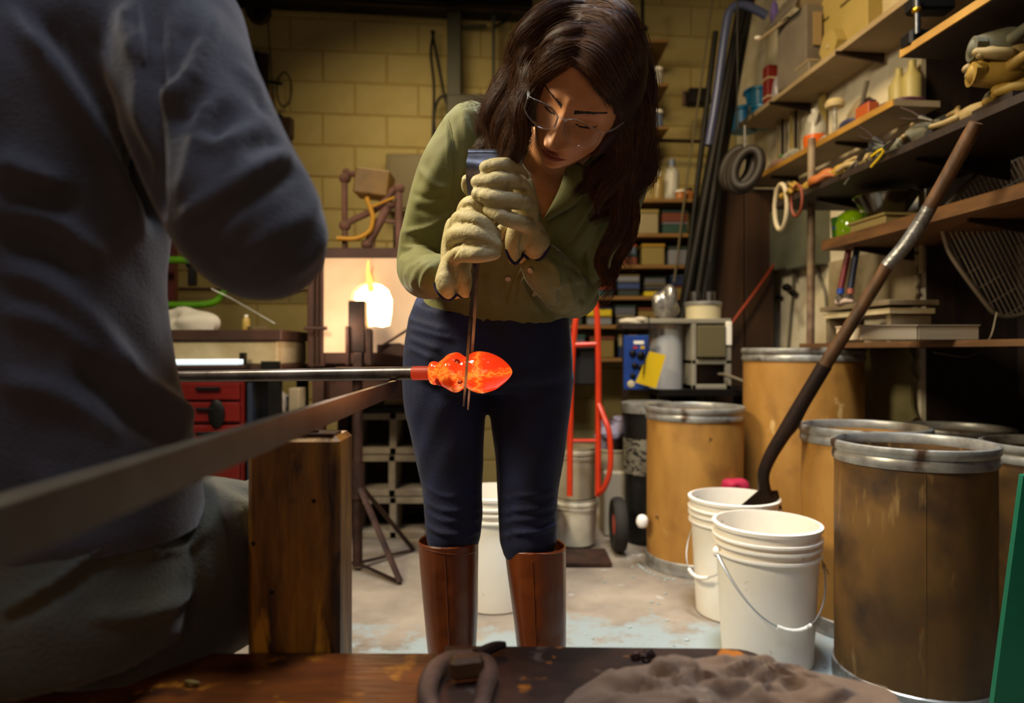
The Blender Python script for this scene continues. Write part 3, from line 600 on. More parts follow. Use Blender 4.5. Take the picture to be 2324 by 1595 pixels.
for g_, r_ in zip(guides, rad):
    pts = np.array([P(p[0], p[1], p[2] if len(p) > 2 else hd(p[0], p[1], .006)) for p in g_]); n_ = len(pts)
    rr = [r_*(.5 if i == 0 else 1)*(1 if i < n_-2 else (.75 if i == n_-2 else .3)) for i in range(n_)]
    Rw = np.random.RandomState(len(gp)+3); Q = cr(np.hstack([pts, np.array(rr)[:, None]]), 18); s_ = np.linspace(0, 1, 18); am = .0075*np.clip((s_-.3)*2.2, 0, 1); f0 = Rw.uniform(9, 13); p0_ = Rw.uniform(0, 6)
    Q[:, 0] += am*np.sin(f0*s_*1.4+p0_); Q[:, 1] += am*.6*np.cos(f0*s_*1.4+p0_); Q[:, 3] *= .86; pts = Q[:, :3]; rr = list(Q[:, 3])
    gp.append((pts, rr)); q.limb([[*p, r] for p, r in zip(pts, rr)], 14, 2)
n_, m_ = 48, 36; V = []; keep = []
for i in range(m_+1):
    for j in range(n_):
        ph = PI*i/m_; a = 2*PI*j/n_; x_, y_, z_ = .085*math.sin(ph)*math.cos(a), .105*math.sin(ph)*math.sin(a)-.008, .122*math.cos(ph)
        hairy = z_ > .070-.25*max(0, y_-.05) if y_ > (.02 if abs(x_) < .055 else .055) else (z_ > -.075 or y_ < -.02)
        if not hairy: k = .86; x_ *= k; y_ *= k if y_ < .0 else .72; z_ *= .9
        V.append(hl(x_, y_, z_))
q.add(V, [(i*n_+j, i*n_+(j+1) % n_, (i+1)*n_+(j+1) % n_, (i+1)*n_+j) for i in range(m_) for j in range(n_)])
hair = q.build('hair', M_hair, wo); remesh(hair, .0045, 2)
Ws = wverts(hair); setw(hair, Ws)
def strands(name, specs, parent, r0=.00042, sides=3):
    VV = []; FF = []; k = 0
    for pts, rr, N_, amp, seed in specs:
        R_ = np.random.RandomState(seed); n = 22; q_ = cr(np.hstack([pts, np.array(rr)[:, None]]), n); c, t, A, Bb = frames(q_[:, :3]); s_ = np.linspace(0, 1, n)
        for _ in range(N_):
            a = R_.uniform(0, 2*PI); rho = R_.uniform(.75, 1.12) if R_.rand() < .9 else R_.uniform(1.1, 1.35); ph = R_.uniform(0, 2*PI); fq = R_.uniform(7, 12); st = R_.uniform(-.03, .12) if R_.rand() < .6 else R_.uniform(0, .5)
            aa = a+R_.uniform(-.9, .9)*s_
            en = R_.uniform(.82, 1.08); u = np.clip(max(st, 0)+(en-max(st, 0))*s_, 0, 1)*(n-1)
            i0 = np.minimum(u.astype(int), n-2); f_ = (u-i0)[:, None]; I = lambda Z: Z[i0]*(1-f_)+Z[i0+1]*f_
            rad_ = (q_[i0, 3]*(1-f_[:, 0])+q_[i0+1, 3]*f_[:, 0]); rad_ = np.maximum(rad_, .006*(s_ > .5))
            wv = amp*(s_**1.2)[:, None]*(np.sin(fq*s_+ph)[:, None]*I(A)+np.cos(fq*.8*s_+ph)[:, None]*I(Bb))
            p = I(c)+(rho*rad_)[:, None]*(np.cos(aa)[:, None]*I(A)+np.sin(aa)[:, None]*I(Bb))+wv
            w_ = r0*(1-.75*s_)*R_.uniform(.7, 1.3)
            for j in range(sides):
                b = 2*PI*j/sides; VV.append(p+w_[:, None]*(math.cos(b)*I(A)+math.sin(b)*I(Bb)))
            for i in range(n-1):
                for j in range(sides): j2 = (j+1) % sides; FF.append((k+j*n+i, k+j2*n+i, k+j2*n+i+1, k+j*n+i+1))
            k += n*sides
    V = np.vstack(VV)-ORIG[parent.name]; me = bpy.data.meshes.new(name); me.from_pydata(V.tolist(), [], FF); me.materials.append(M_hair2); me.polygons.foreach_set('use_smooth', [True]*len(FF))
    o = bpy.data.objects.new(name, me); COL.objects.link(o); o.parent = parent; ORIG[o.name] = ORIG[parent.name]; o['kind'] = 'stuff'; return o
M_hair2 = mat('hair_strand', '#452c1c', .48, 0, '#624228', 60)
M_hair2.node_tree.nodes['Principled BSDF'].inputs['Specular IOR Level'].default_value = .28; M_hair.node_tree.nodes['Principled BSDF'].inputs['Specular IOR Level'].default_value = .2
sp = [(p, r, 330, .0055, 10+i) for i, (p, r) in enumerate(gp)]
def gz(pts, r, n, amp, seed): return (np.array([P(*p) for p in pts]), [r]*len(pts), n, amp, seed)
sp += [gz([(1185, 140, 1.08), (1150, 195, 1.11), (1110, 225, 1.12), (1045, 230, 1.13)], .006, 45, .006, 91), gz([(1178, 170, 1.08), (1130, 240, 1.11), (1095, 262, 1.12), (1060, 238, 1.12)], .006, 40, .006, 92),
       gz([(1410, 450, 1.14), (1400, 520, 1.15), (1360, 590, 1.16), (1385, 650, 1.16), (1360, 700, 1.17)], .008, 110, .006, 93), gz([(1436, 430, 1.14), (1442, 500, 1.15), (1420, 570, 1.16), (1432, 620, 1.16)], .006, 60, .006, 94),
       gz([(1468, 300, 1.12), (1484, 380, 1.12), (1478, 440, 1.13)], .004, 26, .004, 95), gz([(1330, 10, 1.0), (1300, 90, .97), (1240, 170, .98)], .010, 30, .003, 96), gz([(1225, 70, 1.03), (1170, 150, 1.07), (1128, 210, 1.1)], .010, 60, .005, 97)]
strands('hair_strand', sp, hair)
# safety glasses
M_lens = mat('clear_plastic_lens', (.92, .92, .92), .03, 0, trans=1, ior=1.25)
M_clear = mat('clear_plastic_frame', (.6, .6, .62), .15, 0, alpha=.28)
def facey(x): return .1005-1.9*x*x-18*max(0, abs(x)-.045)**2
gl = empty('safety_glasses', hl(0, .1, 0)); gl.parent = wo; gl.location = hl(0, .1, 0)-ORIG['person']; gl['label'] = 'clear plastic safety glasses'
ORIG[gl.name] = hl(0, .1, 0)
for s_ in (-1, 1):
    V = []; nx, nz = 14, 8
    for i in range(nx+1):
        for j in range(nz+1):
            u = i/nx; v = j/nz*2-1; x_ = s_*(.005+.056*u); hh = .0175*(1-.9*max(0, u-.45)**1.6)*(.45+.55*min(1, u*3.5)**.6); zc = -.0045
            z_ = zc+v*hh*(1 if v > 0 else (1.25-.5*abs(u-.5))); V.append(hl(x_, facey(x_)+.002-.10*(z_-zc)**2*10, z_))
    f = [(i*(nz+1)+j, i*(nz+1)+j+1, (i+1)*(nz+1)+j+1, (i+1)*(nz+1)+j) for i in range(nx) for j in range(nz)]
    lo = B().add(V, f).build('lens', M_lens, gl, smooth=True); md = lo.modifiers.new('t', 'SOLIDIFY'); md.thickness = .0014
    V = np.array(V).reshape(nx+1, nz+1, 3); rim = list(V[:, nz])+list(V[nx, ::-1][1:])+list(V[::-1, 0][1:])+list(V[0, :][1:])
    B().tube(rim, .00045, 6).build('rim', M_clear, gl, smooth=True)
    q = B(); q.tube([hl(s_*.060, facey(.060), .002), hl(s_*.073, .055, .002), hl(s_*.079, .0, .0), hl(s_*.078, -.02, -.008)], [.0018, .0024, .0022, .002], 8, smooth=14, flat=.5); q.build('temple', M_clear, gl, smooth=True)
q = B(); q.tube([hl(-.008, facey(0)+.001, .004), hl(0, facey(0)+.003, .006), hl(.008, facey(0)+.001, .004)], .0016, 8, smooth=8); q.build('bridge', M_clear, gl, smooth=True)
# ================================================================ the seated person
M_knit = mat('charcoal_knit', '#424249', .9, 0, '#36363c', 9, bump=.5, bscale=330, sheen=.35)
M_oj = mat('worn_jeans', '#353a3c', .85, 0, '#454230', 5, bump=.5, bscale=260, spots=[('#4a4632', 4, .56, .72)], sheen=.2)
ma = empty('person', (-.55, .75, 0), 'seated person in charcoal sweater and jeans, seen from behind with right elbow out', 'person')
def R3(x, y, z, rx, ry): return [x, y, z, 1, 0, 0, rx, ry]
mt = [R3(-.575, .735, .72, .205, .13), R3(-.565, .735, .79, .212, .135), R3(-.57, .725, .88, .200, .13), R3(-.575, .715, .98, .198, .128), R3(-.57, .71, 1.08, .205, .13), R3(-.56, .71, 1.18, .215, .125), R3(-.56, .72, 1.26, .20, .10), R3(-.56, .735, 1.32, .11, .075), R3(-.56, .74, 1.35, .07, .06)]
rarm = [[-.345, .70, 1.245, .068], [-.315, .66, 1.17, .069], [-.275, .635, 1.09, .068], [-.246, .625, 1.040, .067], [-.236, .64, 1.018, .062], [-.25, .70, 1.022, .052], [-.285, .78, 1.03, .043], [-.31, .86, 1.04, .038]]
larm = [[-.775, .70, 1.245, .066], [-.82, .74, 1.12, .064], [-.83, .82, 1.0, .058], [-.79, .95, .95, .05], [-.74, 1.10, .91, .042], [-.72, 1.18, .90, .038]]
hipz = [R3(-.56, .735, .60, .20, .15), R3(-.565, .735, .66, .215, .155), R3(-.57, .735, .74, .205, .14), R3(-.57, .73, .80, .195, .125)]
tR = [[-.445, .76, .655, .095], [-.40, .84, .665, .092], [-.375, .98, .64, .082], [-.37, 1.12, .655, .066], [-.37, 1.15, .60, .062], [-.37, 1.14, .35, .056], [-.37, 1.14, .12, .05]]
tL = [[-.70, .76, .655, .095], [-.74, .88, .66, .088], [-.77, 1.05, .65, .075], [-.78, 1.15, .64, .066], [-.78, 1.18, .58, .062], [-.78, 1.17, .35, .056], [-.78, 1.17, .12, .05]]
q = B(); q.loft([r[:-2]+[r[-2]*.84, r[-1]*.78] for r in mt], 36); q.loft([r[:-2]+[r[-2]*.9, r[-1]*.9] for r in hipz], 30)
for a in (rarm, larm): q.limb([r[:3]+[r[3]*.6] for r in a], 20)
for a in (tR, tL): q.limb([r[:3]+[r[3]*.85] for r in a], 20)
q.limb([[-.56, .74, 1.33, .055], [-.56, .75, 1.42, .055]]); q.ball((-.56, .76, 1.50), (.078, .098, .118), 28, 20); q.ball((-.56, .86, 1.485), (.012, .022, .02))
def hand(q, w, dirv, side):
    w = np.array(w, float); d = np.array(dirv, float); d /= np.linalg.norm(d); s_ = np.array(side, float); s_ /= np.linalg.norm(s_); dn = np.cross(d, s_)
    q.limb([[*w, .026], [*(w+d*.04), .03], [*(w+d*.08), .028]])
    for i, L_ in enumerate((.075, .085, .08, .062)):
        b = w+d*.085+s_*(.030-.020*i); q.limb([[*b, .0095], [*(b+d*L_*.45-dn*.008), .009], [*(b+d*L_*.6-dn*.03), .0085], [*(b+d*L_*.4-dn*.045), .0078]], 12)
    b = w+d*.03+s_*.028; q.limb([[*b, .012], [*(b+s_*.02+d*.025-dn*.01), .0105], [*(b+s_*.018+d*.05-dn*.03), .009]], 12)
hand(q, (-.315, .87, 1.045), (-.45, .85, .1), (.9, .35, 0)); hand(q, (-.72, 1.19, .90), (.1, 1, 0), (.9, -.1, .2))
mb = q.build('body', M_skin, ma); remesh(mb, .007, 4)
q = B(); q.ball((-.56, .745, 1.515), (.085, .10, .118), 28, 20); q.v[0] = q.v[0][:]; mhair = q.build('hair', M_hair, ma, smooth=True)
q = B(); q.loft(mt, 60, 8, 2.4); q.limb(rarm, 32, 5); q.limb(larm, 30)
q.ball((-.40, .70, 1.22), (.09, .085, .07))
sw = q.build('sweater', M_knit, ma); remesh(sw, .006, 8)
sculpt(sw, [(a_, b_*1.1, c_*1.35) for a_, b_, c_ in [
 ([(19, 23), (75, 86), (124, 143), (169, 214), (210, 278), (240, 331), (271, 406), (297, 470), (327, 526)], 16, .013),
 ([(60, 20), (150, 110), (230, 230), (290, 340), (330, 450)], 20, -.012),
 ([(0, 361), (75, 398), (150, 421)], 15, .012), ([(0, 420), (90, 440), (170, 470)], 15, -.010),
 ([(0, 477), (113, 496), (169, 534), (244, 586)], 14, .012), ([(0, 540), (110, 560), (190, 620)], 20, -.010), ([(0, 610), (100, 640), (200, 720), (300, 830)], 18, .010),
 ([(240, 790), (330, 880), (440, 965)], 20, .014), ([(180, 820), (280, 930), (400, 1010)], 22, -.010), ([(0, 700), (130, 740), (230, 820)], 18, .008), ([(0, 860), (150, 900), (280, 990)], 20, .008),
 ([(350, 0), (343, 120), (336, 260), (345, 400), (360, 520)], 13, -.022), ([(338, 0), (328, 75), (322, 130)], 8, .008), ([(300, 0), (285, 60), (300, 130)], 10, .006), ([(318, 0), (312, 60)], 8, -.006),
 ([(489, 23), (470, 90), (438, 155), (400, 205), (361, 240)], 12, .011), ([(430, 60), (400, 130), (372, 190)], 18, -.008), ([(470, 190), (430, 235), (385, 275)], 16, -.010),
 ([(489, 210), (462, 255), (440, 320), (425, 400), (406, 451)], 10, .009), ([(520, 230), (490, 300), (470, 380)], 15, -.008),
 ([(616, 271), (580, 290), (545, 303), (500, 320), (451, 330)], 9, .009), ([(640, 318), (600, 325), (560, 350)], 10, -.010), ([(585, 225), (600, 245), (612, 262)], 7, -.007), ([(540, 150), (565, 180), (600, 215)], 7, .005),
 ([(662, 338), (635, 360), (601, 376), (526, 425), (451, 474), (406, 508)], 10, .013), ([(680, 375), (640, 400), (570, 440), (490, 500), (440, 530)], 13, -.009),
 ([(725, 410), (720, 450), (690, 490), (600, 540), (540, 600)], 12, .007), ([(740, 480), (715, 560), (650, 620)], 14, .006), ([(560, 470), (520, 540), (510, 590)], 12, .005)]],
 [(6, .004, (1, 1, 1)), (15, .0012, (1, 1, 1))], post=8)
t_ = bvh(sw); surf_strip(t_, [(318, 5), (322, 70), (326, 140)], .002, .0, 16, 6).build('shoulder_seam', M_knit, sw, smooth=True)
q = B(); q.loft([R3(-.565, .735, .715, .216, .139), R3(-.565, .735, .735, .219, .142), R3(-.565, .735, .765, .2165, .139)], 60, 5, 2.4, cap=False); q.build('hem_band', M_knit, sw, smooth=True)
q = B(); q.loft(hipz, 50, 8, 2.5)
for a in (tR, tL): q.limb(a, 30)
q.limb([[-.45, .76, .62, .088], [-.395, .85, .60, .08], [-.37, .98, .585, .075]], 26)
mj = q.build('jeans', M_oj, ma); remesh(mj, .006, 6)
sculpt(mj, [([(0, 1390), (120, 1320), (240, 1230), (350, 1140)], 9, .008), ([(0, 1420), (130, 1350), (260, 1260), (370, 1170)], 14, -.005), ([(470, 1080), (500, 1200), (520, 1330)], 14, .006), ([(420, 1180), (450, 1300), (430, 1420)], 16, -.006), ([(540, 1150), (556, 1240)], 9, .005), ([(300, 1250), (420, 1240), (480, 1190)], 12, .006), ([(200, 1400), (330, 1390), (450, 1340)], 16, .006)], [(7, .004, (1, 1, 1))])
for a in (tR, tL):
    x0 = a[-1][0]; y0 = a[-1][1]; q = B(); q.loft([[x0, y0, .17, 1, 0, 0, .05, .055], [x0, y0+.01, .09, 1, 0, 0, .047, .06], [x0, y0+.05, .05, 1, 0, 0, .048, .1], [x0, y0+.07, 0, 1, 0, 0, .05, .13]], 28, 5, 2.3); q.build('shoe', M_black, ma, smooth=True)
# ================================================================ things on the floor at right
M_bucket = mat('white_plastic', '#f0e9dc', .42, 0, '#e4dbca', 3, sss=.04, spots=[('#9a9484', 16, .68, .74)])
M_wire = mat('galvanised_wire', '#b4b4b0', .35, .9)
M_drum = mat('drum_fibreboard', '#b0803a', .62, 0, '#946628', 3, stretch=(2, 2, .8), bump=.15, spots=[('#7a5424', 5, .54, .70), ('#c8a468', 7, .68, .73, (2, 2, 1)), ('#4a3216', 14, .68, .73)])
M_drum2 = mat('old_drum_fibreboard', '#76521f', .65, 0, '#5c3f18', 3.5, stretch=(2, 2, .8), bump=.25, spots=[('#3a2611', 4.5, .48, .66), ('#8e6e3c', 7, .62, .70, (3, 3, .6)), ('#8a3a14', 9, .70, .74, (1, 1, 3))])
M_ring = mat('dull_zinc', '#b0aea6', .38, .5, '#7c7973', 12, bump=.15, spots=[('#4a372a', 9, .58, .7)])
def bucket(x, y, label, hz=PI, handle=True, z=0, s=1.0, col=None, group=None):
    root = empty('bucket', (x, y, z), label, 'bucket', group)
    m = col or M_bucket; r0 = .128*s; r1 = .148*s; h = .405*s
    R = lambda t: r0+(r1-r0)*t
    pr = [(0, 0), (r0-.006, 0), (r0, .006)]
    for t in (.2, .4, .6, .76): pr.append((R(t), h*t))
    for t in (.79, .855, .905): pr += [(R(t), h*(t-.012)), (R(t)+.010*s, h*(t-.008)), (R(t)+.010*s, h*(t+.008)), (R(t), h*(t+.014))]
    pr += [(r1, h*.965), (r1+.007*s, h*.97), (r1+.008*s, h*.995), (r1+.004, h), (r1-.003, h), (r1-.005, h*.96), (R(.5)-.004, h*.5), (r0-.005, .006), (0, .006)]
    B().lathe(pr, (0, 0, 0), 56).build('shell', m, root, local=True, smooth=True)
    if handle:
        z0 = h*.79; R_ = r1+.010
        pts = []
        for t in np.linspace(0, PI, 26): pts.append(np.array([R_*math.cos(t)*1.0, -R_*math.sin(t)*1.03, z0-.175*s*math.sin(t)**1.25]))
        Mz = Matrix.Rotation(hz, 3, 'Z'); pts = [np.array(Mz @ Vector(p)) for p in pts]
        hd_ = B().tube(pts, .0022, 7).build('handle', M_wire, root, local=True, smooth=True)
        g = pts[10:16]; B().tube(g, .0062, 10).build('grip', M_bucket, hd_, local=True, smooth=True)
        for k in (0, -1): B().ball(pts[k]*np.array([.985, .985, 1]), (.012, .012, .016), 12, 8).build('handle_boss', m, root, local=True, smooth=True)
    return root
bucket(.757, 2.03, 'white plastic bucket in front, with its wire handle hanging down toward the bench', .12)
bucket(.775, 2.385, 'white plastic bucket holding the iron scoop, behind the other white bucket', -1.15)
bucket(-.064, 2.48, 'white plastic bucket seen between the boots of the standing person', handle=False)
def drum(x, y, r, h, label, m=M_drum, lid=False, seam=None):
    root = empty('fibre_drum', (x, y, 0), label, 'drum')
    pr = [(0, .004), (r-.002, .004), (r-.002, .03), (r, .05), (r, h*.5), (r, h-.05), (r-.001, h-.012), (r-.006, h-.012), (r-.007, h*.5), (r-.007, .03), (0, .03)]
    B().lathe(pr, (0, 0, 0), 64).build('body', m, root, local=True, smooth=True)
    B().lathe([(r-.001, 0), (r+.004, .0), (r+.006, .012), (r+.003, .02), (r+.006, .03), (r+.005, .052), (r-.001, .056)], (0, 0, 0), 64).build('bottom_ring', M_ring, root, local=True, smooth=True)
    B().lathe([(r-.001, h-.056), (r+.004, h-.055), (r+.007, h-.045), (r+.004, h-.031), (r+.002, h-.028), (r+.008, h-.022), (r+.010, h-.012), (r+.008, h-.003), (r+.003, h), (r-.004, h-.001), (r-.008, h-.008), (r-.006, h-.03)], (0, 0, 0), 64).build('top_ring', M_ring, root, local=True, smooth=True)
    if lid: B().lathe([(0, h-.014), (r-.02, h-.014), (r-.006, h-.006)], (0, 0, 0), 64).build('lid', M_ring, root, local=True, smooth=True)
    if seam is not None:
        c_, s_ = math.cos(seam), math.sin(seam); B().tube([(c_*(r+.0003), s_*(r+.0003), z) for z in np.linspace(.06, h-.06, 6)], .0014, 6).build('seam', m, root, local=True)
    return root
drum(1.09, 1.86, .193, .668, 'large old brown fibre drum nearest the camera, beside the front white bucket', M_drum2, seam=-1.95)
drum(.78, 2.92, .2, .68, 'yellow fibre drum behind the white buckets with an open bright metal rim')
drum(1.27, 2.99, .245, .925, 'tallest yellow fibre drum, with silver lid ring, under the wall pipe', lid=True)
drum(1.175, 2.28, .193, .665, 'tan fibre drum directly behind the nearest brown drum, rim partly hidden')
drum(1.66, 2.56, .185, .63, 'dark drum in the shadow at the back right, only its grey rim showing', M_drum2)
drum(1.63, 2.02, .2, .64, 'brown drum cut off by the right edge of the photo', M_drum2)
# scoop
M_handle = mat('worn_wood_handle', '#5e3c1c', .55, 0, '#38240f', 7, stretch=(4, 4, 1), bump=.3)
M_tape = mat('silver_tape', '#9a9894', .35, .8, '#6b665e', 30, bump=.6)
def sp_(px, py): t = (py-275)/(1145-275); return P(px, py, 1.85+.51*t)
sc = empty('scoop', sp_(1735, 1140), 'long iron scoop with wooden handle leaning out of the rear white bucket', 'scoop')
B().tube([sp_(2215, 278), sp_(2195, 318), sp_(2150, 400), sp_(2105, 478)], [.0165, .0198, .0192, .019], 16, smooth=14).build('handle', M_handle, sc, smooth=True)
B().tube([sp_(2110, 470), sp_(2085, 512), sp_(2050, 562), sp_(2012, 605)], [.0195, .0205, .0205, .0195], 16, smooth=16).build('tape_wrap', M_tape, sc, smooth=True)
B().tube([sp_(2015, 600), sp_(1960, 690), sp_(1890, 800), sp_(1865, 840)], [.0185, .019, .0205, .021], 16, smooth=14).build('handle', M_handle, sc, smooth=True, label='lower wooden section')
B().tube([sp_(1872, 828), sp_(1820, 915), sp_(1795, 960), sp_(1778, 985), sp_(1748, 1035), sp_(1733, 1075), sp_(1735, 1110), sp_(1742, 1150)], [.0235, .024, .0265, .0235, .0215, .020, .021, .030], 18, smooth=40).build('shaft', M_iron, sc, smooth=True)
a0 = sp_(1740, 1112); q = B(); w_ = .085
V = [a0+np.array([-.03, -.01, .0]), a0+np.array([.035, -.01, .0]), a0+np.array([.06, .0, -.10]), a0+np.array([-.10, .0, -.065]), a0+np.array([-.085, .02, -.21]), a0+np.array([.055, .02, -.21])]
V = [np.array(v) for v in V]; V2 = [v+np.array([0, .008, 0]) for v in V]
q.add(V+V2, [(0, 3, 2, 1), (3, 4, 5, 2), (6, 7, 8, 9), (9, 8, 11, 10), (0, 1, 7, 6), (1, 2, 8, 7), (2, 5, 11, 8), (5, 4, 10, 11), (4, 3, 9, 10), (3, 0, 6, 9)]); q.build('blade', M_iron, sc)
def blob(name, c, size, m, label, cat, seed=0, amp=.25, n=36, parent=None, kinds=None):
    R_ = np.random.RandomState(seed); q = B(); q.ball((0, 0, 0), (1, 1, 1), n, n//2); v = q.v[0]; k = R_.normal(size=(10, 3))*2.6; ph = R_.uniform(0, 6, 10)
    dd = sum(np.sin(v@k[i]+ph[i])/(1+i*.35) for i in range(10)); v = v*(1+amp*dd*.35)[:, None]; v[:, 2] = np.maximum(v[:, 2], -.75); q.v[0] = v*np.array(size)/2+np.array(c)+np.array([0, 0, size[2]*.375])
    return q.build(name, m, parent, label=label, cat=cat, smooth=True)
M_pink = mat('magenta_cloth', '#b0103a', .7, 0, '#8c0c34', 12)
c = P(1668, 1104, 2.72); q = B(); q.box((c[0]+.02, 2.74, .17), (.09, .06, .34), bev=.01); 
cr_ = empty('carton', (c[0]+.02, 2.74, 0), 'small pink-topped carton squeezed between two yellow drums', 'carton'); q.build('box', M_drum2, cr_)
blob('rag', (c[0], 2.73, .34), (.10, .09, .075), M_pink, 'crumpled magenta rag behind the rear white bucket', 'rag', 3, .4)
blob('ball', (.545, 2.86, .175), (.05, .05, .06), mat('chalk_white', '#e8e4dc', .6), 'small white knob sticking out beside the yellow drum', 'ball', 5, .05)
M_green = mat('green_painted_metal', '#0d7a56', .5, 0, '#0a6a4a', 5)
gpole = empty('green_board', (.95, 1.2, 0), 'green painted board leaning at the bottom right corner of the photo', 'board')
q = B(); q.prism([P(2243, 1595, 1.32)+np.array([-.02, 0, -.23]), P(2243, 1595, 1.32)+np.array([.09, .0, -.23]), P(2392, 1080, 1.36), P(2322, 1080, 1.36)], (.01, .025, 0)); q.build('board', M_green, gpole)
# broken glass crumbs on the floor
R_ = np.random.RandomState(4); q = B(); M_shard = mat('glass_crumbs', '#a8b4b0', .3, 0, '#8a8f88', 40)
for i in range(260):
    t = R_.rand(); x = R_.normal(.45, .35); y = R_.uniform(1.5, 3.2)
    if t < .35: a = R_.uniform(-PI, 0); x = .78+.24*math.cos(a); y = 2.92+.25*math.sin(a)
    elif t < .5: x = .93+R_.normal(0, .03); y = 1.87+R_.normal(0, .05)
    s_ = R_.uniform(.003, .009); q.ball((x, y, s_*.3), (s_, s_*R_.uniform(.5, 1), s_*.5), 5, 3)
q.build('glass_crumbs', M_shard, None, label='scattered glass crumbs and chips on the concrete floor', cat='glass crumbs', kind='stuff')
# ================================================================ middle distance behind the standing person
M_orange = mat('orange_paint', '#c8320c', .4, 0, '#b02a0a', 6, coat=.2)
M_rubber = mat('tyre_rubber', '#1c1917', .8, 0, '#2a2420', 10)
M_blackc = mat('black_cloth', '#0c0807', .9)
ht = empty('hand_truck', (.45, 3.05, 0), 'orange tubular hand truck loaded with pails behind the standing person', 'hand truck')
dd_ = 3.05; PP = lambda x, y, o=0: P(x, y, dd_+o)
B().tube([PP(1293, 1125), PP(1294, 990), PP(1297, 850), PP(1306, 730), PP(1320, 686), PP(1338, 674), PP(1352, 690), PP(1357, 780), PP(1358, 900), PP(1357, 1125)], .0135, 12, smooth=60).build('frame', M_orange, ht, smooth=True)
B().tube([PP(1358, 915), PP(1370, 945, -.03), PP(1383, 985, -.06), PP(1385, 1060, -.06), PP(1372, 1105, -.04), PP(1356, 1122)], .0125, 12, smooth=30).build('brace', M_orange, ht, smooth=True)
B().tube([PP(1298, 783), PP(1357, 781)], .012, 10).build('crossbar', M_orange, ht, smooth=True)
B().tube([PP(1292, 1000), PP(1357, 1000)], .008, 8).build('crossbar', M_orange, ht, smooth=True)
cc = PP(1325, 1128); B().box((cc[0], 2.98, .012), (.2, .22, .014)).build('toe_plate', M_rust, ht)
for xx in (1403, 1243):
    c = P(xx, 1075, 3.1); c[2] = .125
    M_ = Matrix.Rotation(PI/2, 3, 'Y'); q = B(); q.lathe([(.045, -.02), (.09, -.026), (.112, -.028), (.122, -.018), (.125, 0), (.122, .018), (.112, .028), (.09, .026), (.045, .02)], (0, 0, 0), 32)
    q.v[0] = np.array([np.array(M_ @ Vector(p))+c for p in q.v[0]]); wh = q.build('wheel', M_rubber, ht, smooth=True)
    q = B(); q.lathe([(0, -.022), (.05, -.02), (.05, .02), (0, .022)], (0, 0, 0), 20); q.v[0] = np.array([np.array(M_ @ Vector(p))+c for p in q.v[0]]); q.build('hub', M_orange, wh, smooth=True)
B().box(PP(1328, 830, .03), (.105, .02, .17), bev=.006).build('cloth_panel', M_blackc, ht, label='black panel strapped to the frame')
M_beige = mat('beige_plastic', '#a89c84', .5, 0, '#8f8268', 4, spots=[('#5d6c80', 9, .66, .7)])
def pail(x, y, z, r, h, m, label, square=False):
    root = empty('pail', (x, y, z), label, 'pail')
    B().lathe([(0, 0), (r*.9, 0), (r*.98, h*.85), (r*1.05, h*.87), (r*1.05, h*.93), (r, h*.95), (r*1.03, h), (r*.97, h), (r*.9, h*.1), (0, h*.1)], (0, 0, 0), 36).build('shell', m, root, local=True, smooth=True)
    B().lathe([(r*1.06, h*.80), (r*1.07, h*.82), (r*1.06, h*.84)], (0, 0, 0), 36).build('rim_band', m, root, local=True, smooth=True); return root
c = P(1305, 1100, 3.22); pail(c[0], 3.22, .015, .105, .21, mat('stained_white_plastic', '#c8bfa8', .5, 0, '#a8a08c', 5, spots=[('#6f8296', 9, .62, .68)]), 'white stained lower pail on the orange hand truck')
pail(c[0], 3.22, .228, .100, .235, M_beige, 'beige upper pail stacked on the orange hand truck')
c = P(1402, 1110, 3.35); bx_ = empty('foam_box', (c[0]+.01, 3.45, 0), 'pale foam box behind the wheel of the hand truck', 'box'); B().box((c[0]+.02, 3.45, .16), (.17, .2, .32), bev=.01).build('box', mat('foam', '#a59b88', .8), bx_)
tb = empty('tub', (c[0]+.0, 3.45, .32), 'low beige tub under the crumpled cloth', 'tub'); B().lathe([(0, 0), (.075, 0), (.085, .09), (.09, .095), (.09, .105), (.07, .1), (0, .09)], (c[0], 3.45, .32), 28).build('shell', M_beige, tb, smooth=True)
blob('cloth', (c[0], 3.44, .42), (.19, .14, .17), mat('lilac_cloth', '#7a7488', .8, 0, '#2c1416', 7, lo=.45, hi=.52), 'crumpled white and maroon cloth on the low beige tub', 'cloth', 8, .4)
c = P(1462, 1100, 3.25); bb_ = empty('paint_bucket', (c[0]+.02, 3.28, 0), 'black bucket with a grey printed label beside the yellow drum', 'bucket')
B().lathe([(0, .0), (.10, .0), (.115, .62), (.12, .63), (.12, .655), (.11, .66), (.105, .02), (0, .02)], (c[0]+.02, 3.28, 0), 36).build('shell', mat('black_plastic', '#14120f', .5), bb_, smooth=True)
B().lathe([(.1125, .33), (.1145, .50)], (c[0]+.02, 3.28, 0), 36).build('label', mat('grey_label', '#77705f', .6, 0, '#1c1a16', 30, lo=.5, hi=.54, stretch=(1, 1, 2)), bb_, smooth=True)
B().lathe([(.124, .62), (.126, .64), (.126, .665), (.11, .67), (0, .67)], (c[0]+.02, 3.28, 0), 36).build('lid', M_ring, bb_, smooth=True)
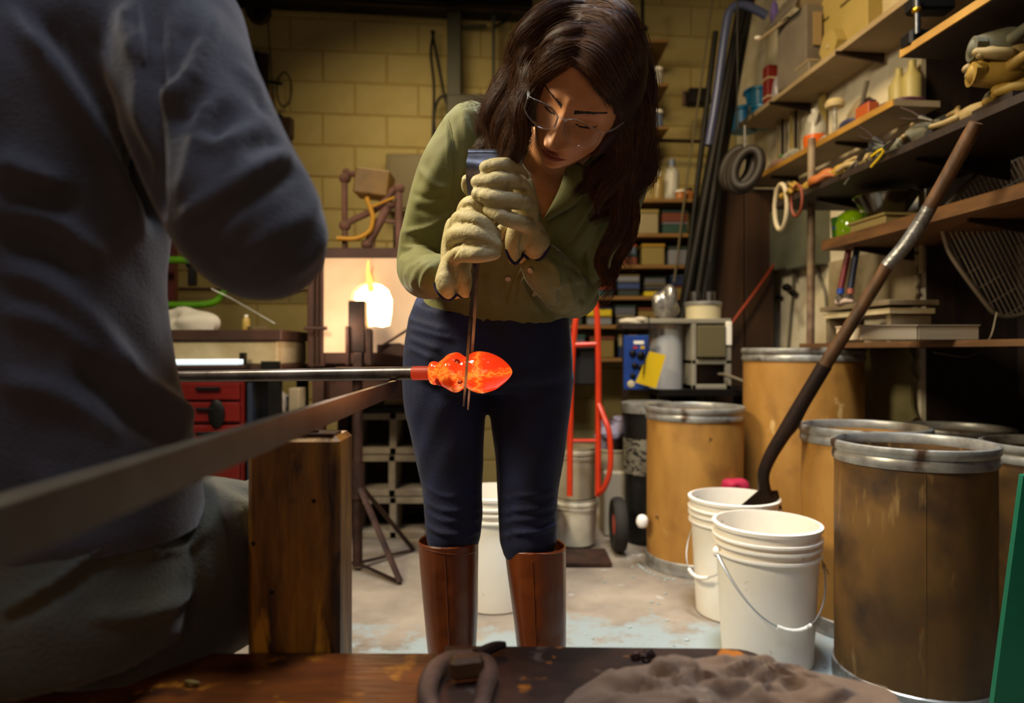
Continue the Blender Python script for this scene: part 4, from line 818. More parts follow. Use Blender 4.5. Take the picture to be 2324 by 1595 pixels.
# dark table with polishing machine
dt = empty('work_table', (1.0, 3.75, 0), 'dark steel table carrying the clear-sided machine', 'table')
B().box((.99, 3.55, .705), (.54, .34, .03)).build('tabletop', M_black, dt)
for x, y in ((.76, 3.42), (1.22, 3.42), (.76, 3.69), (1.22, 3.69)): B().box((x, y, .345), (.04, .04, .69)).build('leg', M_black, dt)
mc = empty('machine', (.95, 3.6, .72), 'boxy machine with clear tank, white frame and black window', 'machine')
M_clr = mat('clear_tank', (.8, .8, .8), .12, 0, alpha=.30); M_fr = mat('white_machine_frame', '#8c8676', .5, 0, '#7a7466', 6)
q = B(); q.lathe([(.085, 0), (.085, .34), (.08, .345), (.08, .005), (.085, 0)], (.80, 3.55, .72), 32); q.build('tank', M_clr, mc, smooth=True)
B().lathe([(0, 0), (.06, 0), (.06, .30), (0, .30)], (.80, 3.55, .722), 24).build('cylinder', mat('grey_cylinder', '#6d675c', .5), mc, smooth=True)
for x0, x1, z0, z1 in ((.90, 1.10, .72, .745), (.90, 1.10, .845, .87), (.90, .925, .72, 1.05), (1.07, 1.10, .72, 1.05), (.66, 1.10, 1.05, 1.075)): B().box(((x0+x1)/2, 3.52, (z0+z1)/2), (x1-x0, .2, z1-z0), bev=.004).build('frame_bar', M_fr, mc)
B().box((.997, 3.45, .797), (.14, .02, .1)).build('window', mat('black_gloss', '#0a0a0c', .1), mc)
B().box((.997, 3.46, .96), (.14, .12, .16), bev=.005).build('hopper', mat('olive_panel', '#5a5238', .5), mc)
for i in range(3): B().lathe([(0, 0), (.014, 0), (.016, .03), (0, .03)], (.955+.035*i, 3.44, .872), 12).build('knob', M_steel, mc, smooth=True)
B().box((1.085, 3.42, 1.0), (.03, .02, .12), bev=.004).build('latch', M_bucket, mc)
# on top of the machine
c = np.array([.985, 3.52, 1.076]); pt = empty('pot', c, 'round cream pot with a flat grey lid on top of the machine', 'pot')
B().lathe([(0, 0), (.088, 0), (.09, .05), (.092, .072)], c, 36).build('body', mat('cream_enamel', '#c9bc94', .4), pt, smooth=True)
B().lathe([(.096, .07), (.097, .082), (.09, .088), (0, .088)], c, 36).build('lid', M_ring, pt, smooth=True)
for x, lb in ((.945, 'left small steel cup standing on the cream pot'), (1.02, 'right small steel cup standing on the cream pot')):
    e = empty('cup', (x, 3.52, 1.165), lb, 'cup'); B().lathe([(0, 0), (.026, 0), (.029, .05), (.031, .052), (.027, .052), (.024, .004), (0, .004)], (x, 3.52, 1.165), 20).build('body', M_steel, e, smooth=True)
blob('foil_bag', (.80, 3.50, 1.076), (.13, .10, .17), mat('crinkled_foil', '#b8b4b0', .25, .7, '#6d6862', 16, bump=.8, bscale=40), 'crumpled silver foil bag standing beside the cream pot', 'bag', 11, .5)
blob('paper_bag', (.635, 3.46, 1.05), (.16, .09, .04), mat('white_paper', '#b9ae98', .8), 'crumpled white paper left of the silver foil bag', 'paper', 12, .4)
sb = empty('side_shelf', (.63, 3.5, 1.03), 'thin dark board under the crumpled white paper', 'shelf'); B().box((.64, 3.52, 1.035), (.18, .2, .022)).build('board', M_darkwood, sb); B().box((.60, 3.62, .53), (.03, .03, 1.0)).build('leg', M_darkwood, sb)
M_blue = mat('blue_card', '#163a86', .5, 0, '#12306e', 8)
bp_ = empty('blister_pack', (.62, 3.35, .72), 'blue blister pack with dark plastic fittings beside the machine', 'pack')
B().box((.62, 3.40, .855), (.128, .015, .27), bev=.003).build('card', M_blue, bp_)
for x, z, r in ((.60, .90, .018), (.64, .89, .02), (.61, .84, .016), (.645, .83, .02), (.60, .79, .014)): B().ball((x, 3.39, z), (r, .012, r), 12, 8).build('fitting', M_black, bp_, smooth=True)
B().ball((.592, 3.392, .748), (.019, .005, .019), 20, 8).build('badge', mat('cream_badge', '#b8ac8a', .5), bp_, smooth=True)
B().box((.63, 3.391, .955), (.05, .003, .016)).build('print', M_bucket, bp_); B().box((.612, 3.391, .93), (.02, .003, .012)).build('print', mat('red_print', '#a83020', .5), bp_); B().box((.648, 3.391, .93), (.02, .003, .014)).build('print', mat('yellow_print', '#c8a020', .5), bp_)
yt = empty('yellow_tag', P(1478, 838, 3.34), 'bright yellow card tag hanging on a dark cord in front of the machine', 'tag')
q = B(); q.prism([P(1474, 797, 3.34), P(1511, 806, 3.34), P(1489, 881, 3.34), P(1442, 868, 3.34)], (0, .003, 0)); q.build('card', mat('yellow_card', '#c9a800', .6), yt)
B().tube([P(1472, 716, 3.34), P(1474, 760, 3.335), P(1466, 800, 3.33), P(1460, 850, 3.33)], .0035, 6, smooth=12).build('cord', M_black, yt)
# tall dark wooden cupboard side in the corner
cb = empty('cupboard', (1.4, 4.1, 0), 'tall dark wooden cupboard in the corner behind the tallest drum', 'cupboard')
cx0 = P(1617, 800, 3.9)[0]; cx1 = P(1757, 800, 3.9)[0]
B().box(((cx0+cx1)/2, 4.05, .92), (cx1-cx0, .3, 1.84), bev=.004).build('carcass', M_darkwood, cb)
B().box((cx0+.09, 3.893, .92), (.17, .02, 1.78), bev=.003).build('door', mat('brown_door_wood', '#3a2212', .55, 0, '#2a180c', 4, stretch=(6, 6, .6)), cb)
B().box((cx1-.09, 3.893, .92), (.16, .02, 1.78), bev=.003).build('door', MATS['brown_door_wood'], cb)
# shelving rack against the back wall
M_oak = mat('raw_pine_board', '#7a5626', .6, 0, '#62441c', 5, stretch=(1, 6, 6))
rk = empty('shelving_rack', (.68, 4.2, 0), 'wooden shelving rack crowded with boxes against the back wall', 'shelving')
zs = [1.80, 1.595, 1.41, 1.225, 1.055, .86]
for z in zs: B().box((.70, 4.19, z), (.86, .34, .022), bev=.002).build('shelf', M_oak, rk)
for x in (.262, 1.138): B().box((x, 4.19, .92), (.022, .34, 1.84)).build('upright', M_darkwood, rk)
cols = ['#1c3a3a', '#a04a1c', '#8a6a1c', '#26302c', '#2c3a66', '#6a6a70', '#b8a012', '#3a3430', '#4a4a52', '#6d5a2c', '#1f2a4a', '#84785c', '#243c34', '#5c2c1c', '#3d4658', '#7a6a3a', '#6d6d78']
R_ = np.random.RandomState(21); lab_c = {'#1c3a3a': 'teal', '#a04a1c': 'rust orange', '#8a6a1c': 'ochre', '#26302c': 'charcoal green', '#2c3a66': 'navy blue', '#6a6a70': 'grey', '#b8a012': 'yellow', '#3a3430': 'dark brown', '#4a4a52': 'slate', '#6d5a2c': 'khaki', '#1f2a4a': 'midnight blue', '#84785c': 'beige', '#243c34': 'forest green', '#5c2c1c': 'maroon', '#3d4658': 'blue grey', '#7a6a3a': 'mustard', '#6d6d78': 'pale grey'}
wh_ = ['fourth', 'third', 'second', 'bottom']; shelf_nm = {1: 'second shelf from the top', 2: 'third shelf from the top', 3: 'fourth shelf from the top', 4: 'fifth shelf from the top', 5: 'lowest shelf'}
used = set()
for si in range(1, 6):
    z = zs[si]+.012; x = .30; gap = zs[si-1]-zs[si]-.045; k = si*5; pcol = None; order = 0
    while x < 1.06:
        w_ = R_.uniform(.10, .17); zz = z; lay = R_.randint(1, 4) if si < 4 else R_.randint(1, 3); hh = gap*R_.uniform(.8, .95)/lay
        for l in range(lay):
            c_ = cols[k % len(cols)]; k += 1; order += 1
            lb = '%s box, %s, %s' % (lab_c[c_], shelf_nm[si].replace(' from the top', ' of the rack'), ['left end', 'left of centre', 'middle', 'right of centre', 'right part', 'right end', 'far right'][min(6, int((x-.28)/.12))]) + (', layer %s' % ['one', 'two', 'three'][l] if lay > 1 else '')
            lb = lb.replace(', layer one', ', bottom').replace(', layer two', ', stacked second').replace(', layer three', ', stacked on top')
            wx = w_*R_.uniform(.85, 1); e = empty('storage_box', (x+w_/2, 4.14, zz), lb, 'box', 'boxes stored on the wooden rack')
            B().box((x+w_/2, 4.15, zz+hh*.42), (wx*.96, .2, hh*.82), bev=.004).build('body', mat('box_'+lab_c[c_].replace(' ', '_'), c_, .5), e)
            B().box((x+w_/2, 4.15, zz+hh*.90), (wx, .21, hh*.15), bev=.003).build('lid', mat('box_'+lab_c[cols[(k+3) % 17]].replace(' ', '_'), cols[(k+3) % 17], .45), e); zz += hh
        x += w_+.012
def jar(name, c, r, h, m, label, cat, capm=None, neck=.45, group=None):
    e = empty(name, c, label, cat, group)
    B().lathe([(0, 0), (r*.92, 0), (r, h*.05), (r, h*.68), (r*.75, h*.78), (r*neck, h*.82), (r*neck, h*.86), (0, h*.86)], c, 20).build('body', m, e, smooth=True)
    B().lathe([(0, h*.84), (r*neck*1.15, h*.84), (r*neck*1.15, h), (0, h)], c, 16).build('cap', capm or M_bucket, e, smooth=True); return e
M_pw = mat('pale_label_plastic', '#a8a49c', .4, 0, '#8c887c', 9, lo=.45, hi=.5); M_pb = mat('blue_grey_plastic', '#59627a', .4)
jar('bottle', (.965, 4.12, 1.812), .042, .255, M_pw, 'tall white squeeze bottle on top of the wooden rack', 'bottle', M_pb, .4)
jar('bottle', (.885, 4.14, 1.812), .036, .19, mat('clear_amber', '#8a7440', .3), 'shorter amber bottle left of the white squeeze bottle', 'bottle')
jar('jar', (1.06, 4.10, 1.812), .028, .075, mat('orange_jar', '#a0602a', .4), 'small orange jar at the right end of the rack top', 'jar', M_black, .8)
jar('tin', (1.0, 4.05, 1.812), .03, .05, mat('amber_tin', '#9a5a1c', .4), 'low amber tin in front of the squeeze bottle', 'tin', M_bucket, .9)
# three little wall shelves with jars
ws_n = ['top', 'middle', 'lowest']
for i, (y_, px1) in enumerate(((92, 1521), (192, 1521), (290, 1521))):
    z = H+(797.5-y_)/F*4.13; x1 = (px1-1162)/F*4.1; e = empty('wall_shelf', (x1-.15, 4.3, z), '%s of the three small brown wooden shelves on the back wall' % ws_n[i], 'shelf')
    B().box((x1-.17, 4.30, z), (.34, .34, .02), bev=.003).build('board', M_oak, e)
    q = B(); q.prism([(x1-.1, 4.46, z-.01), (x1-.1, 4.46, z-.12), (x1-.1, 4.2, z-.01)], (.015, 0, 0)); q.build('bracket', M_darkwood, e)
    if i: 
        jar('jar', (x1-.055, 4.2, z+.011), .034, .115, M_pw if i == 1 else M_pb, 'pale jar at the right end of the %s small wall shelf' % ws_n[i], 'jar', M_bucket, .85)
        jar('jar', (x1-.135, 4.2, z+.011), .03, .10, mat('lilac_jar', '#6a6484', .4), 'lilac jar second from the right on the %s small wall shelf' % ws_n[i], 'jar', M_bucket, .85)
        jar('jar', (x1-.20, 4.22, z+.011), .028, .095, mat('red_jar', '#7a3a34', .4), 'reddish jar hidden beside the hair on the %s small wall shelf' % ws_n[i], 'jar', M_black, .85)
    else:
        e2 = empty('clamp_tool', (x1-.19, 4.22, z+.011), 'dark hanging hook tool over the top small wall shelf', 'tool'); B().tube([P(1458, 0, 4.2), P(1458, 60, 4.2)], .012, 8).build('rod', M_black, e2); B().ball(P(1458, 66, 4.2), (.035, .03, .02), 12, 8).build('hook', M_black, e2)
# wires, pipes, rods in the corner
def rod(name, pts, r, m, label, cat, group=None, n=10, smooth=0):
    e = empty(name, pts[-1], label, cat, group); B().tube(pts, r, n, smooth=smooth).build('shaft', m, e, smooth=True)
    return e
cnt = 0
ordn = ['first', 'second', 'third', 'fourth', 'fifth', 'sixth', 'seventh', 'eighth', 'ninth']
for (x0, y0, x1, y1, d0, d1, r) in ((1624, 72, 1556, 640, 3.86, 3.9, .016), (1636, 330, 1600, 660, 3.82, 3.8, .036), (1640, 250, 1580, 620, 3.90, 3.88, .022), (1650, 160, 1566, 600, 3.95, 3.92, .022), (1652, 190, 1610, 620, 3.80, 3.8, .036), (1676, 80, 1586, 650, 3.78, 3.78, .026), (1690, 20, 1604, 620, 3.87, 3.86, .022), (1696, -60, 1580, 560, 3.80, 3.78, .026), (1712, -60, 1594, 600, 3.84, 3.82, .03)):
    a = P(x0, y0, d0); b = P(x1, y1, d1); k = (b[2]-.02)/(a[2]-b[2]); e_ = b+(b-a)*k; e_[1] = min(e_[1], 3.86) 
    e_ = b+(b-a)*k*.999; cnt += 1
    rod('iron_rod', [a, e_], r, M_black, 'long black iron rod leaning in the back corner, %s from the left at the top' % ordn[cnt-1], 'rod', 'long black iron rods leaning in the back corner')
M_bluep = mat('blue_painted_pipe', '#3c4260', .4, .3)
rod('blue_pipe', [P(1608, 330, 3.55), P(1626, 220, 3.55), P(1648, 60, 3.55), P(1660, 22, 3.55), P(1685, 12, 3.55), P(1715, 22, 3.55), P(1740, 36, 3.55)], .0225, M_bluep, 'bent blue-grey pipe hooked at the top among the black rods', 'pipe', smooth=50)
rod('rope', [P(1618, -10, 4.0), P(1592, 180, 4.0), P(1560, 400, 4.0), P(1530, 640, 4.0)], .006, mat('pale_cord', '#5a5038', .8), 'thin pale cord hanging diagonally before the back wall', 'cord')
rod('cord', [P(1673, -10, 3.3), P(1674, 180, 3.3), P(1670, 300, 3.3)], .004, M_black, 'thin dark cord hanging in front of the blue tubs', 'cord')
e = empty('wall_bracket', P(1575, 240, 4.2), 'dark iron bracket block on the back wall beside the rods', 'bracket'); B().box(P(1585, 222, 4.2), (.14, .08, .10), bev=.01).build('block', M_black, e); B().tube([P(1553, 208, 4.15), P(1553, 240, 4.15)], .012, 8).build('pin', M_rust, e)
e = empty('strut', P(1500, 325, 4.35), 'thin steel bar fixed along the back wall under the small shelves', 'bar'); B().tube([P(1400, 316, 4.28), P(1620, 322, 4.3)], .012, 8).build('bar', M_iron, e)
hc = empty('hose_coil', P(1680, 320, 3.3), 'coil of dark leather hose hanging under the white shelf', 'hose'); M_hose = mat('dark_hose', '#1e140d', .6, 0, '#1c130d', 8)
for i in range(5):
    c = P(1672+i*6, 382+(i % 2)*5, 3.42-.03*i); th = np.linspace(0, 2*PI, 33); R0 = .092-.006*(i % 3)
    B().tube([c+np.array([R0*.62*math.cos(t)+.02*math.sin(t), R0*.6*math.cos(t)*-.5, R0*1.05*math.sin(t)]) for t in th], .024, 10, cap=False).build('coil', M_hose, hc, smooth=True)
B().tube([P(1690, 350, 3.35), P(1690, 285, 3.35), P(1700, 255, 3.40), P(1702, 240, 3.9)], .006, 8).build('hook', M_steel, hc)
rod('orange_cable', [P(1757, 600, 3.84), P(1715, 660, 3.82), P(1660, 735, 3.80), P(1630, 790, 3.84)], .008, mat('orange_cable', '#8a2c08', .6), 'orange cable drooping from the grey electrical box', 'cable', smooth=20)
rod('white_cable', [P(1615, 850, 3.5), P(1645, 850, 3.4), P(1690, 866, 3.3)], .007, mat('dirty_white_cable', '#6a5f4c', .6), 'off-white cable reaching toward the tallest drum', 'cable', smooth=16)
# ================================================================ left background: furnace, benches, pipes
M_ceram = mat('ceramic_fibre', '#e8c8a4', .9, 0, '#d8b08c', 3, bump=.4, bscale=14)
M_brown = mat('brown_painted_steel', '#4a2f24', .55, .3, '#38231a', 7, bump=.15)
M_dusty = mat('dusty_red_pipe', '#6e4a3c', .8, 0, '#573828', 9, bump=.3)
fz = empty('furnace', (-.70, 3.0, 0), 'glory hole furnace with pale ceramic front and white-hot opening in a brown steel frame', 'furnace')
fx = lambda px, py, d=2.98: P(px, py, d)
def bar(a, b, w_, dpt, m, par, name, d=2.98):
    (x0, y0), (x1, y1) = a, b; p = fx(x0, y0, d); q_ = fx(x1, y1, d); B().box(((p[0]+q_[0])/2, d+dpt/2-.0, (p[2]+q_[2])/2), (abs(q_[0]-p[0]), dpt, abs(q_[2]-p[2])), bev=.004).build(name, m, par)
ppx = [fx(735, 585), fx(965, 585), fx(965, 800), fx(735, 800)]
hole = [(803+0, 682), (796, 676), (800, 662), (815, 648), (838, 640), (862, 644), (881, 658), (890, 680), (889, 710), (884, 738), (868, 742), (850, 739), (833, 742), (828, 715), (826, 690), (815, 684)]
def holepts(sc_, d): 
    cx, cy = 845, 690; return [P(cx+(x-cx)*sc_, cy+(y-cy)*sc_, d) for x, y in hole]
# front panel with opening, built as a ring of quads
outer = []
for (x, y) in hole:
    cx, cy = 845, 690; dx, dy = x-cx, y-cy; k = min((965-cx if dx > 0 else cx-735)/max(abs(dx), 1e-3), (800-cy if dy > 0 else cy-585)/max(abs(dy), 1e-3)); outer.append((cx+dx*k, cy+dy*k))
cor = [(735, 585), (965, 585), (965, 800), (735, 800)]
bm = bmesh.new(); ov = [bm.verts.new(fx(*c_)) for c_ in cor]; hv_ = [bm.verts.new(P(x, y, 2.985)) for x, y in hole]
oe = [bm.edges.new((ov[i], ov[(i+1) % 4])) for i in range(4)]; he = [bm.edges.new((hv_[i], hv_[(i+1) % len(hv_)])) for i in range(len(hv_))]
bmesh.ops.triangle_fill(bm, edges=oe+he, use_beauty=True, use_dissolve=False)
ex = bmesh.ops.extrude_face_region(bm, geom=list(bm.faces)); bmesh.ops.translate(bm, vec=(0, .09, 0), verts=[v for v in ex['geom'] if isinstance(v, bmesh.types.BMVert)])
bmesh.ops.recalc_face_normals(bm, faces=bm.faces); me = bpy.data.meshes.new('front_panel'); bm.to_mesh(me); bm.free(); me.materials.append(M_ceram)
fp = bpy.data.objects.new('front_panel', me); COL.objects.link(fp); fp.parent = fz; fp.location = -ORIG[fz.name]
M_white = mat('white_hot', (1, .8, .5), .9, 0, emit=(1, .62, .26), estr=14)
q = B(); q.prism(holepts(1.06, 3.05), (0, .06, 0)); q.build('hot_interior', M_white, fz, label='white-hot opening')
M_fl = mat('flame', (1, .4, .1), .9, 0, emit=(1, .36, .05), estr=3)
q = B(); q.limb([[*P(842, 655, 2.96), .016], [*P(838, 632, 2.96), .010], [*P(835, 612, 2.96), .0055], [*P(836, 592, 2.95), .0025]], 12, 5); q.build('flame', M_fl, fz, smooth=True, label='yellow flame tongue')
bar((697, 567), (737, 832), 0, .10, M_brown, fz, 'frame_post'); bar((965, 567), (1000, 832), 0, .10, M_brown, fz, 'frame_post'); bar((737, 562), (965, 588), 0, .10, M_brown, fz, 'frame_bar'); bar((737, 800), (965, 826), 0, .14, M_brown, fz, 'frame_bar')
for x in (712, 722): bar((x, 590), (x+3, 826), 0, .012, M_iron, fz, 'frame_rib', 2.968)
p0_ = fx(700, 832)
B().box((-.62, 3.32, .94), (.56, .5, .5), bev=.01).build('shell', M_brown, fz)
for x in (-.86, -.36): B().box((x, 3.05, .42), (.05, .05, .84)).build('leg', M_brown, fz); 
for x in (-.86, -.36): B().box((x, 3.5, .35), (.05, .05, .70)).build('leg', M_brown, fz)
B().tube([fx(690, 745, 2.95), fx(742, 745, 2.95)], .008, 8).build('latch', M_rust, fz)
q = B(); q.prism([fx(856, 782, 2.93), fx(905, 778, 2.93), fx(960, 800, 2.93), fx(960, 815, 2.93), fx(856, 800, 2.93)], (0, .03, 0)); q.build('sill', M_brown, fz)
B().tube([fx(868, 784, 2.92), fx(935, 742, 2.92)], .006, 8).build('lever', M_rust, fz)
# roller stand
rs = empty('roller_stand', (-.64, 2.84, 0), 'rusty tripod stand with a forked head in front of the furnace opening', 'stand')
B().tube([(-.643, 2.84, .02), (-.643, 2.84, .83)], .021, 14).build('pole', M_rust, rs, smooth=True)
B().tube([(-.643, 2.84, .30), (-.643, 2.84, .44)], .028, 14).build('collar', M_rust, rs, smooth=True)
hub = np.array([-.643, 2.84, .37])
for f_ in ((-.435, 2.66, .012), (-.448, 3.10, .012), (-.90, 2.95, .012)): q = B(); q.tube([hub, np.array(f_)], .016, 8, flat=.5); q.build('leg', M_rust, rs, smooth=True)
for f_ in ((-.435, 2.66, .01), (-.448, 3.10, .01), (-.90, 2.95, .01)): B().tube([(-.643, 2.84, .03), f_], .007, 6).build('brace', M_rust, rs, smooth=True)
bar((790, 682), (828, 800), 0, .06, M_iron, rs, 'head_block', 2.80); bar((783, 740), (792, 830), 0, .04, M_rust, rs, 'fork', 2.78); bar((830, 745), (843, 830), 0, .04, M_rust, rs, 'fork', 2.78); bar((800, 800), (822, 836), 0, .05, M_rust, rs, 'head_base', 2.79)
B().box((-.643, 2.81, .835), (.15, .09, .02), bev=.003).build('plate', M_rust, rs)
# burner pipework above
gp_ = empty('gas_pipework', P(845, 570, 2.95), 'rusty red gas pipes with boxy blower above the furnace', 'pipe'); D = 3.05
for pts, r, m, nm in (([(783, 566), (783, 402), (793, 394), (815, 396)], .0135, M_dusty, 'pipe'), ([(905, 566), (905, 425)], .0165, M_dusty, 'pipe'), ([(785, 512), (800, 500), (860, 470), (893, 432), (905, 428)], .0155, M_dusty, 'pipe'), ([(884, 462), (868, 492), (840, 545), (833, 562)], .021, M_dusty, 'pipe'), ([(848, 560), (848, 500)], .008, M_dusty, 'pipe'), ([(862, 500), (905, 505)], .008, M_dusty, 'pipe')):
    B().tube([P(x, y, D) for x, y in pts], r, 12, smooth=len(pts)*6).build(nm, m, gp_, smooth=True)
for x, y in ((783, 512), (905, 428), (884, 464), (783, 405), (833, 556)): B().ball(P(x, y, D), (.027, .027, .024), 14, 8).build('fitting', M_dusty, gp_, smooth=True)
B().tube([P(832, 448, D-.03), P(845, 485, D-.03), P(846, 500, D-.03), P(838, 525, D-.03), P(808, 541, D-.03), P(765, 541, D-.03)], .0105, 10, smooth=30).build('hose', mat('yellow_hose', '#b07a0c', .5), gp_, smooth=True, label='yellow rubber hose')
B().tube([P(838, 472, D-.03), P(895, 448, D-.03)], .006, 8).build('valve_lever', MATS['yellow_hose'], gp_, smooth=True)
q = B(); q.box(P(850, 420, 3.1), (.155, .14, .115), (0, .13, 0), bev=.006); q.build('blower_box', mat('ochre_box', '#7a5618', .55, 0, '#5d4012', 6), gp_)
e = empty('fuse_box', P(915, 420, 4.3), 'flat olive-brown electrical panel on the wall behind the pipes', 'panel')
bx = P(935, 415, 4.24); B().box((bx[0], 4.27, bx[2]), (.32, .08, .36), bev=.005).build('housing', mat('olive_panel_paint', '#5a4c26', .5), e); B().box((bx[0], 4.225, bx[2]), (.28, .01, .32), bev=.003).build('door', MATS['olive_panel_paint'], e)
e = empty('control_box', P(905, 545, 3.1), 'small control box with red indicator lights beside the sleeve', 'control box'); B().box(P(915, 540, 3.3), (.09, .05, .12), bev=.005).build('housing', M_black, e)
for x, y in ((904, 538), (907, 551)): B().ball(P(x, y, 3.26), (.009, .006, .009), 10, 6).build('indicator', mat('red_led', (.6, 0, 0), .3, emit=(1, .01, .01), estr=3), e, smooth=True)
B().tube([P(915, 560, 3.3), P(915, 580, 3.3)], .008, 6).build('bracket', M_black, e)
# annealing table
M_slab = mat('pale_refractory', '#b8a884', .85, 0, '#9a8862', 6, bump=.3)
at = empty('annealing_table', (-1.3, 3.05, 0), 'low wide kiln table with dark rim and pale refractory side, behind the seated person', 'table')
X0, X1, Y0, Y1 = -2.0, -.958, 2.82, 3.25; cx, cy, sx, sy = (X0+X1)/2, (Y0+Y1)/2, X1-X0, Y1-Y0; zt = H+(797.5-748)/F*2.82
B().box((cx, cy, zt-.0225), (sx+.01, sy, .045), bev=.004).build('top_rim', M_brown, at)
B().box((cx, cy, zt-.095), (sx-.03, sy-.03, .10), bev=.006).build('refractory_slab', M_slab, at)
B().box((cx, cy, zt-.165), (sx+.01, sy, .04), bev=.004).build('bottom_rim', M_brown, at)
for x in (X0+.03, X1-.03):
    for y in (Y0+.03, Y1-.03): B().box((x, y, (zt-.185)/2), (.045, .045, zt-.185)).build('leg', M_black, at)
B().box((-.99, 2.80, zt-.15), (.07, .03, .04)).build('bracket', M_black, at)
blob('cloth', (-1.42, 2.98, zt), (.24, .2, .12), mat('white_rag_cloth', '#c8c0b0', .8), 'crumpled white rag lying on the kiln table', 'rag', 18, .75)
jar('bottle', (-1.16, 2.98, zt), .016, .07, mat('small_yellow_bottle', '#b0944c', .3), 'tiny pale yellow bottle on the kiln table', 'bottle')
e = empty('bowl', (-1.10, 2.96, zt), 'small beige dish beside the tiny bottle on the kiln table', 'dish'); B().lathe([(0, 0), (.03, 0), (.045, .018), (.041, .018), (.028, .004), (0, .004)], (-1.105, 2.97, zt), 20).build('body', M_slab, e, smooth=True)
tl = empty('tube_lamp', (-1.3, 2.76, .86), 'short white tube lamp hanging under the front of the kiln table', 'lamp')
B().tube([P(360, 822, 2.78), P(553, 821, 2.78)], .0115, 12).build('tube', mat('lit_tube', (.8, .9, .9), .4, emit=(.75, .92, 1), estr=.9), tl, smooth=True)
for x in (362, 552): B().box(P(x, 814, 2.79), (.02, .03, .05)).build('holder', M_black, tl)
# red tool chest with drawers
M_red = mat('red_enamel', '#6e150d', .35, 0, '#581009', 4, coat=.2)
rc = empty('tool_chest', (-1.30, 3.0, .30), 'red steel tool chest with dark handles under the kiln table', 'tool chest')
B().box((-1.28, 2.98, .56), (.34, .3, .52), bev=.006).build('cabinet', M_red, rc)
for i, z in enumerate((.745, .66, .56, .44)):
    dr = B().box((-1.28, 2.822, z), (.31, .02, (.07, .08, .09, .12)[i]), bev=.004).build('drawer', M_red, rc); B().box((-1.25, 2.805, z+.012), (.10, .018, .014), bev=.003).build('handle', M_black, dr)
for x in (-1.41, -1.15):
    for y in (2.88, 3.08): B().lathe([(0, 0), (.03, 0), (.03, .30), (0, .30)], (x, y, 0), 10).build('leg', M_black, rc)
c = P(487, 940, 2.79); B().ball((c[0], 2.806, c[2]), (.035, .01, .06), 16, 10).build('dial', M_black, rc, smooth=True)
bt = empty('blue_strip_box', (-1.08, 2.9, .0), 'narrow dark blue case standing right of the red tool chest', 'case'); B().box((-1.085, 2.92, .39), (.022, .2, .78), bev=.004).build('body', mat('navy_case', '#1a2434', .5), bt)
sh = empty('low_shelf', (-.9, 3.0, 0), 'open dark steel shelf unit with parts below the kiln table', 'shelf')
for z in (.36, .62): B().box((-.98, 3.1, z), (.14, .3, .015)).build('shelf_plate', M_black, sh)
for x in (-1.045, -.915): B().box((x, 2.97, .33), (.012, .03, .66)).build('post', M_black, sh)
blob('plastic_bag', (-1.01, 3.02, .628), (.07, .08, .12), mat('cloudy_plastic', '#a89c8c', .4), 'cloudy plastic bag on the steel shelf below the kiln table', 'bag', 17, .4)
e = empty('paper_sleeve', (-.945, 3.0, .628), 'upright pale card carton beside the cloudy plastic bag', 'carton'); B().box((-.95, 3.02, .69), (.045, .1, .12), bev=.003).build('body', M_slab, e)
# green bracket
M_lime = mat('lime_green_paint', '#5c9a0c', .45, 0, '#4a8008', 6)
gb = empty('tube_bracket', P(470, 640, 3.05), 'lime green bent tube frame hanging behind the seated person', 'frame')
B().tube([P(330, 590, 3.2), P(450, 591, 3.2), P(478, 604, 3.2), P(508, 632, 3.2), P(516, 648, 3.2), P(504, 668, 3.2), P(470, 690, 3.2), P(330, 692, 3.2)], .0165, 12, smooth=60, flat=1).build('tube', M_lime, gb, smooth=True)
B().box(P(437, 620, 3.22), (.035, .03, .12), bev=.004).build('clamp', M_black, gb); B().box(P(436, 600, 3.22), (.05, .03, .03), bev=.004).build('clamp_jaw', M_black, gb)
e = empty('red_post', (-1.66, 3.3, 0), 'dark red steel post rising behind the green frame', 'post'); B().box((P(380, 600, 3.3)[0], 3.34, .80), (.045, .04, 1.6)).build('post', mat('dark_red_paint', '#4c120c', .5), e); B().box((P(380, 600, 3.3)[0], 3.34, 1.61), (.06, .05, .02)).build('cap', M_black, e)
rod('wire', [P(480, 655, 3.15), P(530, 680, 3.15), P(625, 735, 3.12)], .003, M_wire, 'thin wire running down from the green frame to the kiln table', 'wire', smooth=12)
e = empty('wall_rail', bw(-1.6, .0, 1.25), 'thin dark pipe running along the wall behind the kiln table', 'pipe'); B().tube([bw(-2.8, .05, 1.29), bw(-.6, .05, 1.29)], .010, 8).build('pipe', M_brown, e)
# steel bench with cinder blocks
M_cmu = mat('cinder_block', '#8a7d68', .9, 0, '#75695a', 12, bump=.6, bscale=80)
for i, (zz, xx) in enumerate(((.0, -.58), (.205, -.585), (.41, -.58))):
    e = empty('cinder_block', (xx, 3.42, zz), ['bottom cinder block of the stack behind the tripod stand', 'middle cinder block of the stack behind the tripod stand', 'top cinder block of the stack behind the tripod stand'][i], 'block')
    q = B(); w_, dp, h_ = .40, .19, .20; hexs = [((0, 0, h_/2-.016), (w_, dp, .032)), ((0, 0, -h_/2+.016), (w_, dp, .032)), ((-w_/2+.018, 0, 0), (.036, dp, h_)), ((w_/2-.018, 0, 0), (.036, dp, h_)), ((0, 0, 0), (.034, dp, h_))]
    bmq = q
    for c_, s_ in hexs: q.box((xx+c_[0], 3.42+c_[1], zz+.1+c_[2]), s_, bev=.003)
    q.build('block_body', M_cmu, e)
